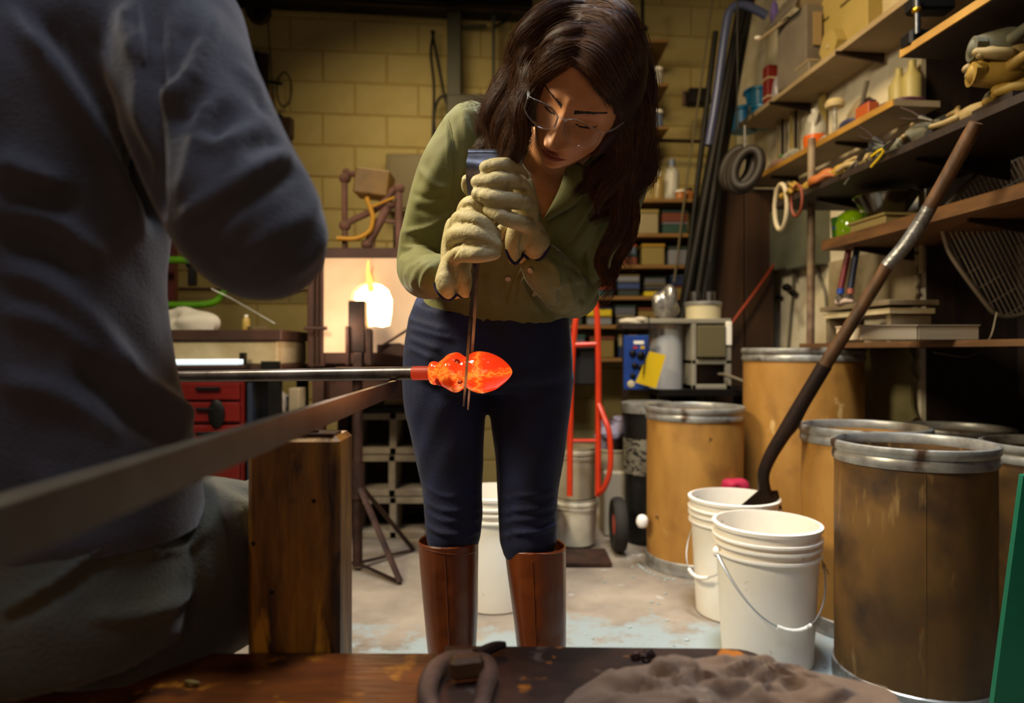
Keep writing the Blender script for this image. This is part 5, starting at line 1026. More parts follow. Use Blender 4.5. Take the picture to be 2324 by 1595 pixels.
pl_ = empty('steel_plate', (-.55, 3.4, .612), 'thick dark steel plate across the cinder blocks', 'plate'); B().box((-.56, 3.42, .63), (.52, .3, .03), bev=.003).build('plate', M_black, pl_)
e = empty('dark_backing', (-.56, 3.75, 0), 'added dark box that shades the hollows behind the cinder blocks', 'cabinet'); B().box((-.62, 3.78, .34), (.62, .3, .68), bev=.006).build('body', M_black, e); B().box((-.62, 3.625, .34), (.56, .012, .6), bev=.003).build('door', M_iron, e)  # added black box, stands in for the shade inside the block hollows
M_ochre = mat('ochre_brick', '#a07c24', .8, 0, '#8a6a20', 8); M_fb = mat('pale_firebrick', '#b8a67c', .85, 0, '#a49068', 9, bump=.3)
for i, (x, z, sx, sz, m, lb) in enumerate(((-.70, .647, .11, .055, M_fb, 'pale firebrick at the left on the steel plate'), (-.55, .647, .15, .045, M_fb, 'long pale firebrick in the middle of the steel plate'), (-.71, .703, .10, .075, M_ochre, 'ochre brick on top of the left firebrick'), (-.54, .693, .12, .075, M_ochre, 'ochre brick on top of the long firebrick'), (-.41, .647, .09, .06, M_fb, 'pale firebrick at the right on the steel plate'))):
    e = empty('firebrick', (x, 3.38, z), lb, 'brick'); B().box((x, 3.38, z+sz/2), (sx, .12, sz), bev=.005).build('brick_body', m, e)
# wall-mounted structure upper left
e = empty('steel_beam', bw(-.7, .2, 3.05), 'dark steel beam running across the top of the back wall', 'beam')
q = B(); hexa(q, bw(-2.6, .25, 3.02), b_v*2.7, a_v*.2, z_v*.34); q.build('beam', M_black, e)
hexa(B(), bw(-2.6, .27, 2.98), b_v*2.75, a_v*.03, z_v*.02).build('flange', M_iron, e)
e = empty('steel_column', bw(-.38, .12, 2.45), 'dark grey steel column with a box below it on the back wall', 'column'); s0 = P(1015, 0, 4.25); s1 = P(1046, 0, 4.25)
B().box(((s0[0]+s1[0])/2, 4.27, 2.86), (s1[0]-s0[0], .08, .9), bev=.004).build('column', mat('grey_green_steel', '#3a382c', .6, .2), e)
s2 = P(1120, 0, 4.25); B().box((s2[0], 4.29, 2.86), (.02, .06, .9)).build('conduit', MATS['grey_green_steel'], e)
B().box(P(1062, 262, 4.27), (.26, .12, .22), bev=.008).build('junction_box', MATS['grey_green_steel'], e); B().box(P(1072, 60, 4.29), (.18, .04, .015)).build('crossbar', MATS['grey_green_steel'], e)
for i, pts in enumerate(([(985, 70), (978, 120), (985, 200), (982, 320)], [(980, 70), (998, 160), (1012, 230), (1030, 260)], [(1170, 0), (1150, 45), (1120, 62)], [(1016, 215), (996, 225), (985, 265), (990, 320)])):
    rod('cable', [P(x, y, 4.25) for x, y in pts], .009, M_black, ['dark cable hanging straight left of the grey column', 'dark cable slanting down to the junction box', 'dark cable looping from the top right of the column', 'short dark cable curling left of the junction box'][i], 'cable', smooth=24)
e = empty('pulley', P(590, 20, 4.0), 'dark iron pulley block hanging from the beam at upper left', 'pulley'); c = P(592, 22, 4.05)
B().box((c[0], 4.05, c[2]+.02), (.09, .06, .16), bev=.012).build('housing', M_black, e); M_ = Matrix.Rotation(PI/2, 3, 'X'); q = B(); q.lathe([(.02, -.02), (.07, -.025), (.06, 0), (.07, .025), (.02, .02)], (0, 0, 0), 24); q.v[0] = np.array([np.array(M_ @ Vector(p)) for p in q.v[0]])+c-np.array([0, .04, .03]); q.build('sheave', M_iron, e, smooth=True)
B().tube([P(608, 40, 4.03), P(615, 150, 4.03), P(622, 250, 4.03)], .004, 6).build('rope', M_black, e)
for i, (x0, y0, y1, w_) in enumerate(((562, 122, 250, 20), (583, 118, 300, 12), (598, 122, 320, 22), (615, 210, 300, 14), (540, 60, 200, 26))):
    a = P(x0, y0, 4.2); b = P(x0, y1, 4.2); e = empty('wood_strip', b, ['short dark strip hanging first beside the sleeve on the wall', 'thin dark strip hanging between two wider ones on the wall', 'widest long dark strip hanging on the wall', 'pale wooden strip hanging beside the wire ring', 'reddish board high on the wall behind the shoulder'][i], 'strip')
    B().box((a[0], 4.2, (a[2]+b[2])/2), (w_/F*4.2, .03, a[2]-b[2]), bev=.003).build('strip', (M_darkwood, M_black, M_darkwood, M_oak, MATS['brown_door_wood'])[i], e)
e = empty('wire_ring', P(645, 205, 4.2), 'thin wire ring hanging on the wall beside the dark strips', 'ring'); c = P(645, 203, 4.2); B().tube([c+np.array([.045*math.cos(t), .0, .105*math.sin(t)]) for t in np.linspace(0, 2*PI, 33)], .005, 6, cap=False).build('ring', M_black, e, smooth=True); B().tube([P(610, 186, 4.2), P(640, 190, 4.2)], .010, 6).build('hook', M_black, e)
e = empty('wall_holder', P(648, 295, 4.2), 'brown wooden holder on the wall above the sleeve', 'holder'); B().box(P(648, 292, 4.22), (.09, .06, .13), bev=.006).build('holder', MATS['brown_door_wood'], e); B().box(P(636, 270, 4.2), (.03, .05, .05), bev=.004).build('clip', M_black, e)
# ================================================================ right wall: shelves and what stands on them
M_shelfw = mat('white_shelf_board', '#a08c6c', .6, 0, '#8a7658', 3, bump=.1)
M_shelfy = mat('yellow_edge_ply', '#a87c34', .55, 0, '#8c6426', 5, bump=.15)
def shelf(name, label, c, d0, d1, w_, z, th, m, edge=None):
    e = empty(name, rw(c, d1, z), label, 'shelf'); dv_ = a_v*((d1-d0)/ca)
    hexa(B(), rw(c, d0, z), b_v*w_, dv_, z_v*th).build('board', m, e)
    if edge: hexa(B(), rw(c-.006, d0, z-.001), b_v*.007, dv_, z_v*(th+.002)).build('front_edge', edge, e)
    return e
def dpx(c, px): return c/((px-1162)/F+.104)
def rs_(c, px, z): d = dpx(c, px); return rw(c, d, z)
s1_ = shelf('white_shelf', 'long white shelf high on the right wall, running away from the camera', 1.75, 1.9, 4.0, .30, 2.222, .022, M_shelfw, M_shelfw)
s2_ = shelf('ply_shelf', 'plywood shelf with a yellow front edge under the white shelf', 1.75, 2.635, 3.95, .19, 1.86, .024, M_shelfw, M_shelfy)
s3_ = shelf('tool_shelf', 'dark narrow shelf heaped with gloves and tools below the plywood shelf', 1.50, 1.5, 3.1, .42, 1.555, .024, M_darkwood)
s4_ = shelf('plank_shelf', 'thick brown plank shelf crossing behind the scoop handle', 1.61, 1.5, 2.88, .36, 1.335, .04, mat('plank_wood', '#6a4826', .6, 0, '#4a3018', 4, stretch=(6, 1, 6)), MATS['plank_wood'])
s5_ = shelf('low_plank', 'low thin wooden shelf at eye level carrying the white tiles', 1.60, 1.5, 3.05, .36, .925, .02, MATS['plank_wood'])
s6_ = shelf('top_plank', 'dark wooden shelf at the top right corner with light plywood edge', 1.45, 1.2, 2.15, .75, 1.835, .022, M_darkwood, M_shelfy)
def hold(sh_, c, d, w_, z, th):          # steel brackets under a shelf
    for k in d:
        q = B(); p = rw(c+w_, k, z); q.prism([p, p-b_v*(w_*.8), p-b_v*(w_*.8)-z_v*.012, p-z_v*(w_*.16)], a_v*.012); q.build('bracket', M_iron, sh_)
hold(s1_, 1.67, (3.0, 3.6), .28, 2.222, 0); hold(s2_, 1.75, (3.1, 3.7), .19, 1.86, 0); hold(s3_, 1.50, (2.3, 2.9), .42, 1.555, 0); hold(s4_, 1.61, (2.2, 2.8), .36, 1.335, 0)
# upright pipe, conduits, electric boxes, torn insulation
e = empty('pipe_post', rw(1.60, 3.0, 0), 'upright rusty-white steel pipe holding up the shelves at right', 'pipe'); pp = P(1849, 600, 3.02)
B().tube([(P(1836, 800, 3.05)[0], 3.05, .0), (pp[0], 3.05, 1.86)], .017, 12).build('pipe', mat('flaking_paint_pipe', '#8a765c', .6, 0, '#5d4430', 9, bump=.3), e, smooth=True); B().tube([(pp[0], 3.05, 1.60), (pp[0], 3.05, 1.64)], .022, 12).build('collar', M_bucket, e, smooth=True)
def rbox(name, c, px0, px1, y0, y1, dep, m, label, cat, part='housing'):
    d0, d1 = dpx(c, px1), dpx(c, px0); dm = (d0+d1)/2; z0 = H+(797.5-y1)/F*dm; z1 = H+(797.5-y0)/F*dm
    e = empty(name, rw(c, dm, z0), label, cat); hexa(B(), rw(c, d0, z0), b_v*dep, a_v*((d1-d0)/ca), z_v*(z1-z0)).build(part, m, e); return e
M_ebox = mat('grey_electric_box', '#5a5a4a', .5, 0, '#4c4c3e', 5)
rbox('electrical_box', 1.87, 1732, 1785, 478, 612, .10, M_ebox, 'larger grey electrical box on the white wall, left of the pipe', 'electrical box'); rbox('electrical_box', 1.86, 1784, 1838, 470, 605, .11, M_ebox, 'grey electrical box beside the upright pipe', 'electrical box')
for pts, lb in (([(1800, 610), (1800, 660), (1796, 700), (1788, 795)], 'thin grey conduit running down from the electrical boxes'), ([(1812, 545), (1822, 520), (1828, 540), (1812, 590), (1806, 640)], 'short loose grey wire beside the upright pipe'), ([(1856, 560), (1858, 620), (1872, 660), (1876, 700)], 'thin dark wire right of the upright pipe')):
    rod('conduit', [rs_(1.955, x, 0)*np.array([1, 1, 0])+np.array([0, 0, H+(797.5-y)/F*dpx(1.955, x)]) for x, y in pts], .007, mat('grey_conduit', '#5d5648', .5), lb, 'conduit', smooth=20)
e = empty('outlet', rs_(1.95, 1790, .92), 'small dark outlet and switch fixed on the conduit', 'outlet'); dd = dpx(1.95, 1790)
for x, y, r in ((1785, 652, .022), (1800, 665, .018), (1768, 673, .014)): p = rs_(1.94, x, 0); p[2] = H+(797.5-y)/F*p[1]; B().ball(p, (r, r*1.6, r), 12, 8).build('knob', M_black, e, smooth=True)
M_ins = mat('torn_insulation', '#a8987a', .85, 0, '#8c7c5e', 4, bump=.4, spots=[('#5d4c30', 3, .6, .75)])
R_ = np.random.RandomState(6)
def sheet(c, px0, px1, y0, y1, label, m):
    d1, d0 = dpx(c, px0), dpx(c, px1); dm = (d0+d1)/2; z0, z1 = H+(797.5-y1)/F*dm, H+(797.5-y0)/F*dm; n = 14
    left = [rw(c, d1, z0+(z1-z0)*i/n) for i in range(n+1)]; right = [rw(c, d0+R_.uniform(-.02, .025), z0+(z1-z0)*i/n) for i in range(n, -1, -1)]
    e = empty('insulation_sheet', rw(c, dm, z0), label, 'sheet'); q = B(); q.prism(left+right, b_v*.012); q.build('sheet', m, e); return e
sheet(1.94, 1880, 2080, 575, 720, 'torn pale insulation sheet on the wall behind the bolt cutters', M_ins)
sheet(1.93, 1962, 2072, 785, 980, 'torn greenish insulation sheet hanging below the low shelf', mat('green_insulation', '#7a7048', .85, 0, '#5d5634', 5))
rod('wall_frame', [rs_(1.93, 1950, 0)*np.array([1, 1, 0])+z_v*(H+(797.5-395)/F*dpx(1.93, 1950)), rs_(1.93, 2078, 0)*np.array([1, 1, 0])+z_v*(H+(797.5-398)/F*dpx(1.93, 2078)), rs_(1.93, 2090, 0)*np.array([1, 1, 0])+z_v*(H+(797.5-415)/F*dpx(1.93, 2090)), rs_(1.93, 2092, 0)*np.array([1, 1, 0])+z_v*(H+(797.5-620)/F*dpx(1.93, 2092))], .012, mat('old_cream_trim', '#8a7c58', .6), 'old cream pipe frame bent around the edge of the white wall', 'frame', smooth=30)
# --- on the white shelf
zt = 2.244; M_tub = mat('bright_blue_plastic', '#1480b8', .35, 0, '#1070a4', 6)
def tub(px, c, z, r, h, label, m=M_tub):
    p = rs_(c, px, z); e = empty('plastic_tub', p, label, 'tub'); B().lathe([(0, 0), (r*.82, 0), (r*.95, h*.8), (r*1.05, h*.82), (0, h*.84)], p, 28).build('body', m, e, smooth=True); B().lathe([(0, h*.8), (r*1.12, h*.82), (r*1.12, h*.93), (r*.98, h), (0, h)], p, 28).build('lid', m, e, smooth=True); return e
tub(1688, 1.84, zt, .095, .135, 'lower bright blue tub at the far end of the white shelf'); tub(1728, 1.90, zt, .085, .11, 'bright blue tub under another near the red packet'); tub(1722, 1.90, zt+.11, .082, .12, 'upper bright blue tub stacked near the red packet')
def sbox(name, px, c, z, size, m, label, cat, rz=0, part='body'):
    p = rs_(c, px, z); e = empty(name, p, label, cat); B().box(p+z_v*size[2]/2, size, (0, 0, ang+rz), bev=.003).build(part, m, e); return e, p
e, p = sbox('packet', 1756, 1.83, zt, (.10, .06, .23), mat('red_packet', '#6a1a14', .5), 'dark red packet between the blue tubs and the grey box', 'packet')
for k in (.06, .16): B().box(p+z_v*k, (.102, .062, .008), (0, 0, ang)).build('stripe', M_slab, e)
blob('plastic_wrap', rs_(1.86, 1775, zt), (.12, .10, .22), mat('silvery_wrap', '#8c8690', .3), 'silvery wrapped bundle beside the dark red packet', 'bundle', 31, .35)
M_grey = mat('grey_cardboard', '#6a6054', .75, 0, '#5a5046', 4); M_card = mat('pale_cardboard', '#a08a50', .75, 0, '#94803e', 4)
e, p = sbox('open_carton', 1830, 1.83, zt, (.17, .24, .34), M_grey, 'open grey carton with raised flaps on the white shelf', 'carton', .1)
for (ox, oz, r_) in ((-.11, .39, .5), (.07, .40, -.6)): B().box(p+b_v*ox*.9+z_v*oz, (.006, .25, .15), (0, r_, ang)).build('flap', M_grey, e)
B().box(p-a_v*.13+z_v*.39+b_v*-.03, (.16, .006, .13), (.6, 0, ang)).build('flap', mat('tan_flap', '#8a785c', .7), e)
B().box(p-a_v*.134+z_v*.22-b_v*.02, (.045, .004, .16), (0, 0, ang)).build('tape', mat('tan_tape', '#8c7450', .5), e)
e, p = sbox('flat_box', 1812, 1.78, zt, (.06, .30, .05), mat('grey_flat_box', '#6e6452', .6), 'flat grey box lying at the edge of the white shelf', 'box', 0)
B().box(p+z_v*.054, (.064, .304, .010), (0, 0, ang)).build('lid', MATS['tan_flap'], e)
e, p = sbox('jar', 1786, 1.79, zt, (.045, .05, .07), mat('navy_jar', '#1a2234', .4), 'small dark navy jar just left of the flat grey box', 'jar')
e, p = sbox('large_carton', 1925, 1.90, zt, (.10, .44, .48), M_card, 'large pale yellow carton with faint printing on the white shelf', 'carton')
for k, w_ in ((.10, .05), (-.07, .10)): B().box(p-b_v*.0515+a_v*k+z_v*.26, (.002, w_, .012), (0, 0, ang)).build('print', mat('faded_print', '#4c3c18', .6), e)
q = B(); cc_ = p-b_v*.10+z_v*.0; hx = [cc_+a_v*(.075*math.cos(t))+z_v*(.085+.075*math.sin(t)) for t in np.linspace(0, 2*PI, 7)[:-1]]
e2 = empty('hexagonal_carton', cc_, 'small pale hexagonal carton in front of the large pale carton', 'carton'); q.prism(hx, b_v*.05); q.build('body', M_card, e2); B().box(cc_+z_v*.085-b_v*.002, (.004, .02, .02)).build('label', M_slab, e2)
e, p = sbox('poster', 2010, 1.93, zt, (.02, .26, .5), M_slab, 'pale board with yellow ribbon leaning at the near end of the white shelf', 'board')
B().tube([p+z_v*.3-b_v*.015+a_v*.08, p+z_v*.22-b_v*.015, p+z_v*.3-b_v*.015-a_v*.06], .004, 6).build('ribbon', MATS['yellow_card'], e)
e = empty('pole', P(1715, 92, 3.5), 'thin pale pole sticking out past the end of the white shelf', 'pole'); B().tube([P(1722, 92, 3.55), P(1790, 40, 3.4)], .009, 8).build('pole', MATS['tan_flap'], e); B().ball(P(1720, 86, 3.55), (.02, .012, .010), 10, 6).build('tip', M_bucket, e, smooth=True)
for y in (20, 55): pass
blob('purple_cloth', P(1757, 58, 3.7), (.04, .03, .16), mat('violet_cloth', '#5c4c8c', .7), 'narrow violet cloth hanging behind the grey carton', 'cloth', 33, .2)
# --- on the plywood shelf
z2 = 1.884
def S2(px, c=1.80, z=z2): return rs_(c, px, z)
p = S2(1850); e = empty('bleach_jug', p, 'translucent jug holding orange liquid on the plywood shelf', 'jug')
B().lathe([(0, 0), (.05, 0), (.055, .04), (.054, .06)], p, 24).build('contents', mat('orange_liquid', '#c85a14', .3), e, smooth=True); B().lathe([(.054, .06), (.05, .11), (.03, .16), (.018, .17), (.018, .19), (0, .19)], p, 24).build('jug', M_pw, e, smooth=True)
B().tube([p+np.array([-.02, -.045, .10]), p+np.array([-.02, -.06, .14]), p+np.array([-.0, -.03, .17])], .007, 8, smooth=10).build('handle', M_pw, e, smooth=True)
p = S2(1895, 1.84); e = empty('mallet', p, 'white mushroom-headed mallet standing head up on the plywood shelf', 'mallet'); B().tube([p+z_v*.0, p+z_v*.17], .010, 10).build('handle', M_pw, e, smooth=True); B().lathe([(0, .16), (.042, .165), (.046, .18), (.035, .20), (0, .205)], p, 24).build('head', mat('cream_head', '#c0ae84', .5), e, smooth=True)
blob('blue_bag', S2(1925, 1.79), (.06, .17, .05), mat('slate_blue_bag', '#3c3c58', .5), 'slate blue bag lying at the edge of the plywood shelf', 'bag', 41, .2)
blob('plastic_bag', S2(1960, 1.86), (.12, .20, .16), mat('pale_film', '#8c7c62', .35), 'pale plastic bag behind the blue bag on the plywood shelf', 'bag', 42, .35)
blob('purple_bag', S2(2040, 1.88), (.16, .24, .055), mat('plum_bag', '#4c2438', .5), 'plum coloured bag draped at the near end of the plywood shelf', 'bag', 43, .35)
e, p = sbox('orange_pack', 1968, 1.79, z2, (.05, .09, .06), mat('orange_pack', '#a04c20', .5), 'orange pack under the plum bag on the plywood shelf', 'pack'); B().box(p+z_v*.065, (.03, .08, .01), (0, 0, ang)).build('flap', MATS['plum_bag'], e)
e = empty('caulking_gun', S2(1945, 1.81), 'grey upright tube tool leaning on the plywood shelf', 'tool'); p = S2(1945, 1.80); B().tube([p, p+z_v*.17+a_v*-.07], .010, 8).build('shaft', MATS['grey_conduit'], e, smooth=True); B().ball(p+z_v*.012, (.015, .015, .012), 10, 6).build('tip', M_lip, e, smooth=True)
blob('green_cloth', S2(1778, 1.84), (.07, .09, .09), mat('leaf_green_cloth', '#2c6a1c', .7), 'leaf green crumpled cloth near the far end of the plywood shelf', 'cloth', 44, .35)
blob('white_bag', S2(1800, 1.80), (.08, .14, .06), M_pw, 'low white bag between the green cloth and the orange jug', 'bag', 45, .3)
blob('pink_bag', S2(1765, 1.79), (.06, .22, .05), mat('pale_pink_film', '#8c6c66', .5), 'flattened pale pink bag at the far end of the plywood shelf', 'bag', 46, .3)
blob('tissue', S2(1873, 1.79), (.05, .08, .035), M_pw, 'small white tissue between the orange jug and the blue bag', 'tissue', 47, .3)
for i, x in enumerate((1766, 1776, 1796, 1806)): 
    p = rs_(1.93, x, 1.93); e = empty('hanging_strip', p, ['first thin strip hanging under the white shelf, from the left', 'second thin strip hanging under the white shelf', 'third thin strip hanging under the white shelf', 'fourth thin dark strip hanging under the white shelf, before the bracket'][i], 'strip'); B().box(p+z_v*.145, (.012, .015, .29), (0, 0, ang)).build('strip', (MATS['tan_flap'], M_darkwood, M_card, M_darkwood)[i], e)
p = rs_(1.94, 1866, 1.97); e = empty('hanging_strip', p, 'wide yellow-brown wooden strip hanging above the orange jug', 'strip'); B().box(p+z_v*.12, (.02, .04, .26), (0, 0, ang)).build('strip', M_card, e)
for i, (px, c) in enumerate(((2040, 1.93), (2070, 1.93))):
    p = rs_(c, px, 1.9); e = empty('bottle', p, ['pale yellow bottle behind the plum bag', 'tall pale yellow bottle at the near end behind the plum bag'][i], 'bottle'); B().lathe([(0, 0), (.04, 0), (.04, .13), (.015, .17), (.015, .2), (0, .2)], p, 20).build('body', mat('pale_yellow_plastic', '#9a8c54', .5), e, smooth=True)
# --- tool shelf clutter
z3 = 1.579; M_yel = mat('yellow_leather', '#8f6e1c', .7, 0, '#6e5212', 12); M_olv = mat('grey_olive_fabric', '#5a5644', .75, 0, '#47432f', 12); M_tan = mat('tan_leather', '#8c7444', .7, 0, '#705a30', 12)
R_ = np.random.RandomState(9)
clut = [(1800, .0, .10, .05, M_yel, 'yellow glove hanging over the far end of the tool shelf'), (1835, .02, .12, .05, M_yel, 'second yellow glove from the far end of the tool shelf'), (1868, .0, .12, .05, mat('orange_strap_leather', '#8c4a14', .6), 'orange strap bundle on the tool shelf'), (1905, .03, .11, .085, M_yel, 'bright yellow folded glove standing up on the tool shelf'), (1935, .04, .10, .11, M_tan, 'tan glove with curled fingers pointing up on the tool shelf'), (1960, .02, .12, .06, M_tan, 'flat tan glove left of the black pouch'), (1992, .05, .12, .10, M_blackc, 'black pouch in the middle of the tool shelf'), (2025, .03, .13, .08, M_olv, 'grey olive glove right of the black pouch'), (2060, .05, .13, .10, M_tan, 'tan leather roll beside the grey olive glove'), (2100, .04, .14, .09, M_olv, 'long grey olive sleeve on the tool shelf'), (2145, .05, .14, .08, M_blackc, 'black cloth behind the scoop handle'), (2200, .04, .15, .08, M_tan, 'brown glove near the right end of the tool shelf'), (2260, .06, .15, .09, M_olv, 'dull green cloth at the right end of the tool shelf')]
def glove_item(p, L_, h_, m, lb, seed, wid=.075, dirv=None):
    R2 = np.random.RandomState(seed); e = empty('glove', p, lb, 'glove'); d_ = (a_v if dirv is None else dirv)*(1 if seed % 2 else -1); sd = b_v if dirv is None else np.cross(d_, z_v); q = B()
    c = p+z_v*h_*.35; q.limb([[*(c-d_*L_*.45+z_v*.0), wid*.34], [*(c-d_*L_*.1), wid*.42], [*(c+d_*L_*.12), wid*.36]], 14, 3)
    for k in range(4):
        b = c+d_*L_*.1+sd*(k-1.5)*wid*.26; t = d_+z_v*R2.uniform(-.3, 1.1)*(h_/.08)+sd*R2.uniform(-.5, .5); t /= np.linalg.norm(t); t2 = t+z_v*R2.uniform(-1.0, .3)+sd*R2.uniform(-.5, .5); t2 /= np.linalg.norm(t2)
        q.limb([[*b, wid*.15], [*(b+t*L_*.3), wid*.14], [*(b+t*L_*.3+t2*L_*.25), wid*.11]], 10, 3)
    b = c-d_*L_*.1+sd*wid*.35; q.limb([[*b, wid*.16], [*(b+sd*wid*.3+d_*L_*.2+z_v*R2.uniform(-.01, .03)), wid*.12]], 10, 3)
    q.build('palm_and_fingers', m, e, smooth=True); q = B(); q.tube([c-d_*L_*.62, c-d_*L_*.45], [wid*.46, wid*.38], 14, flat=.6); q.build('cuff', m, e, smooth=True); return e
for i, (px, oc, L_, h_, m, lb) in enumerate(clut): glove_item(rs_(1.53+oc, px, z3), L_, h_, m, lb, 60+i) if 'glove' in lb else blob('glove' if 'glove' in lb else 'cloth', rs_(1.53+oc, px, z3), (.075, L_, h_), m, lb, 'glove' if 'glove' in lb else 'cloth', 60+i, .55, 30)
def pliers(p, L_, yaw, label, m):
    e = empty('pliers', p, label, 'pliers'); d_ = np.array([math.sin(yaw)*-.1, math.cos(yaw), math.sin(yaw)*.6]); d_ /= np.linalg.norm(d_); n_ = z_v
    for s_ in (-1, 1): B().tube([p, p+d_*L_*.4+n_*.012*s_, p+d_*L_+n_*.018*s_], .004, 8, smooth=12).build('handle', m, e, smooth=True)
    B().tube([p-d_*.06, p], [.004, .011], 8).build('jaw', M_steel, e, smooth=True); return e
pliers(rs_(1.51, 1985, z3+.07), .11, .8, 'pliers with dark handles lying across the tool shelf', M_iron); pliers(rs_(1.52, 2090, z3+.07), .11, .7, 'steel tongs sticking up on the tool shelf', M_iron)
pliers(rs_(1.49, 2010, z3+.012), .10, -.3, 'pliers with yellow grips at the edge of the tool shelf', MATS['yellow_card']); pliers(rs_(1.50, 1950, z3+.02), .13, -.5, 'slim steel shears at the edge of the tool shelf', M_wire)
def loop(px, y, w_, h_, r, m, label, c=1.50):
    d = dpx(c, px); p = P(px, y, d); e = empty('strap_loop', p, label, 'strap'); B().tube([p+a_v*(w_*math.cos(t))+z_v*(h_*math.sin(t)) for t in np.linspace(0, 2*PI, 29)], r, 8, cap=False).build('strap', m, e, smooth=True)
loop(1772, 470, .055, .10, .010, mat('pale_strap', '#a89878', .7), 'pale strap loop hanging from the far end of the tool shelf'); loop(1808, 455, .045, .065, .006, mat('rust_cord', '#6e2c10', .6), 'rust coloured cord loop beside the pale strap')
# gloves pile at far right
for i, (x, y, w_, h_, m, lb) in enumerate(((2300, 105, .16, .07, M_olv, 'grey green glove on top of the pile at the right edge'), (2290, 135, .14, .05, M_tan, 'brown glove in the middle of the pile at the right edge'), (2298, 165, .16, .075, M_yel, 'plump yellow leather glove in the pile at the right edge'), (2315, 210, .10, .05, M_yel, 'small yellow glove at the bottom of the pile, right edge'))):
    glove_item(P(x, y+12, 1.86), w_, h_*.8, m, lb, 80+i, .11, np.array([-.95, .3, 0]))
s7_ = empty('shelf_board', (1.45, 1.9, 1.55), 'short dark board carrying the glove pile at the right edge', 'shelf'); B().box(P(2340, 237, 1.88), (.22, .16, .016)).build('board', M_darkwood, s7_); B().box(P(2410, 237, 1.9)+np.array([.12, 0, -.05]), (.25, .10, .03)).build('arm', M_darkwood, s7_)
# clamp on the top plank
e = empty('clamp', P(2078, 90, 2.1), 'black iron screw clamp with brass nut gripping the top wooden shelf', 'clamp'); B().tube([P(2082, 0, 2.09), P(2082, 78, 2.09)], .010, 10).build('screw', M_steel, e, smooth=True); B().ball(P(2080, 24, 2.09), (.014, .014, .012), 12, 8).build('nut', mat('brass', '#b08420', .3, .9), e, smooth=True)
B().box(P(2090, 92, 2.12), (.10, .06, .05), bev=.008).build('jaw', M_black, e); B().box(P(2110, 12, 2.12), (.13, .06, .05), bev=.008).build('frame', M_black, e)
# --- plank shelf things
z4 = 1.376; p = rs_(1.69, 1932, z4); e = empty('green_dome', p, 'lime green glass dome on the plank shelf', 'glass dome'); B().lathe([(.052, 0), (.06, .01), (.062, .06), (.05, .095), (.025, .112), (0, .116)], p, 32).build('dome', mat('lime_glass', '#84a80c', .12, 0, '#6a9408', 14, coat=.6), e, smooth=True); B().lathe([(0, 0), (.056, 0), (.058, .008), (0, .010)], p, 24).build('base', MATS['lime_glass'], e, smooth=True)
p = rs_(1.66, 1906, z4); e = empty('green_cup', p, 'dark green and blue glass cup left of the lime dome', 'cup'); B().lathe([(0, 0), (.03, 0), (.035, .09), (.031, .09), (.027, .006), (0, .006)], p, 24).build('body', mat('deep_green_glass', '#2c5a1c', .15, coat=.5), e, smooth=True); B().lathe([(.0305, .01), (.034, .05)], p+b_v*.001, 24).build('band', M_blue, e, smooth=True)
e, p = sbox('wooden_block', 2010, 1.74, z4, (.17, .24, .045), mat('cream_tray', '#a8925a', .6), 'cream wooden tray under the steel bowl', 'tray'); B().box(p-z_v*.001+z_v*.048, (.19, .26, .008), (0, 0, ang)).build('rim', MATS['cream_tray'], e)
p = p+z_v*.053; e = empty('steel_bowl', p, 'dark steel mixing bowl on the cream tray', 'bowl'); B().lathe([(0, 0), (.06, 0), (.105, .07), (.112, .085), (.118, .088), (.118, .092), (.108, .092), (.10, .07), (.055, .006), (0, .006)], p, 40).build('body', mat('dark_polished_steel', '#6a665e', .18, 1), e, smooth=True)
# bolt cutters hanging under the plank
p = rs_(1.72, 1920, 0); 
for i, (x0, x1, m, m2, lb) in enumerate(((1926, 1908, mat('red_handle_grip', '#5c1418', .5), M_blue, 'dark red handled cutter hanging under the plank shelf'), (1944, 1930, mat('navy_handle_grip', '#1a2038', .5), M_lip, 'navy handled cutter hanging beside the dark red one'))):
    a = P(x0, 578, 2.80); b = P(x1, 655, 2.80); c = P(x1-2, 685, 2.80); e = empty('cutter', c, lb, 'cutter'); B().tube([a+z_v*.02, b], .0125, 10).build('handle', m, e, smooth=True); B().tube([b, b+(c-b)*.4], .0145, 10).build('collar', m2, e, smooth=True)
    for s_ in (-1, 1): B().tube([b+(c-b)*.4, b+(c-b)*.7+np.array([.012*s_, 0, 0]), c+np.array([.006*s_, 0, 0])], .005, 6).build('jaw', M_steel, e, smooth=True)
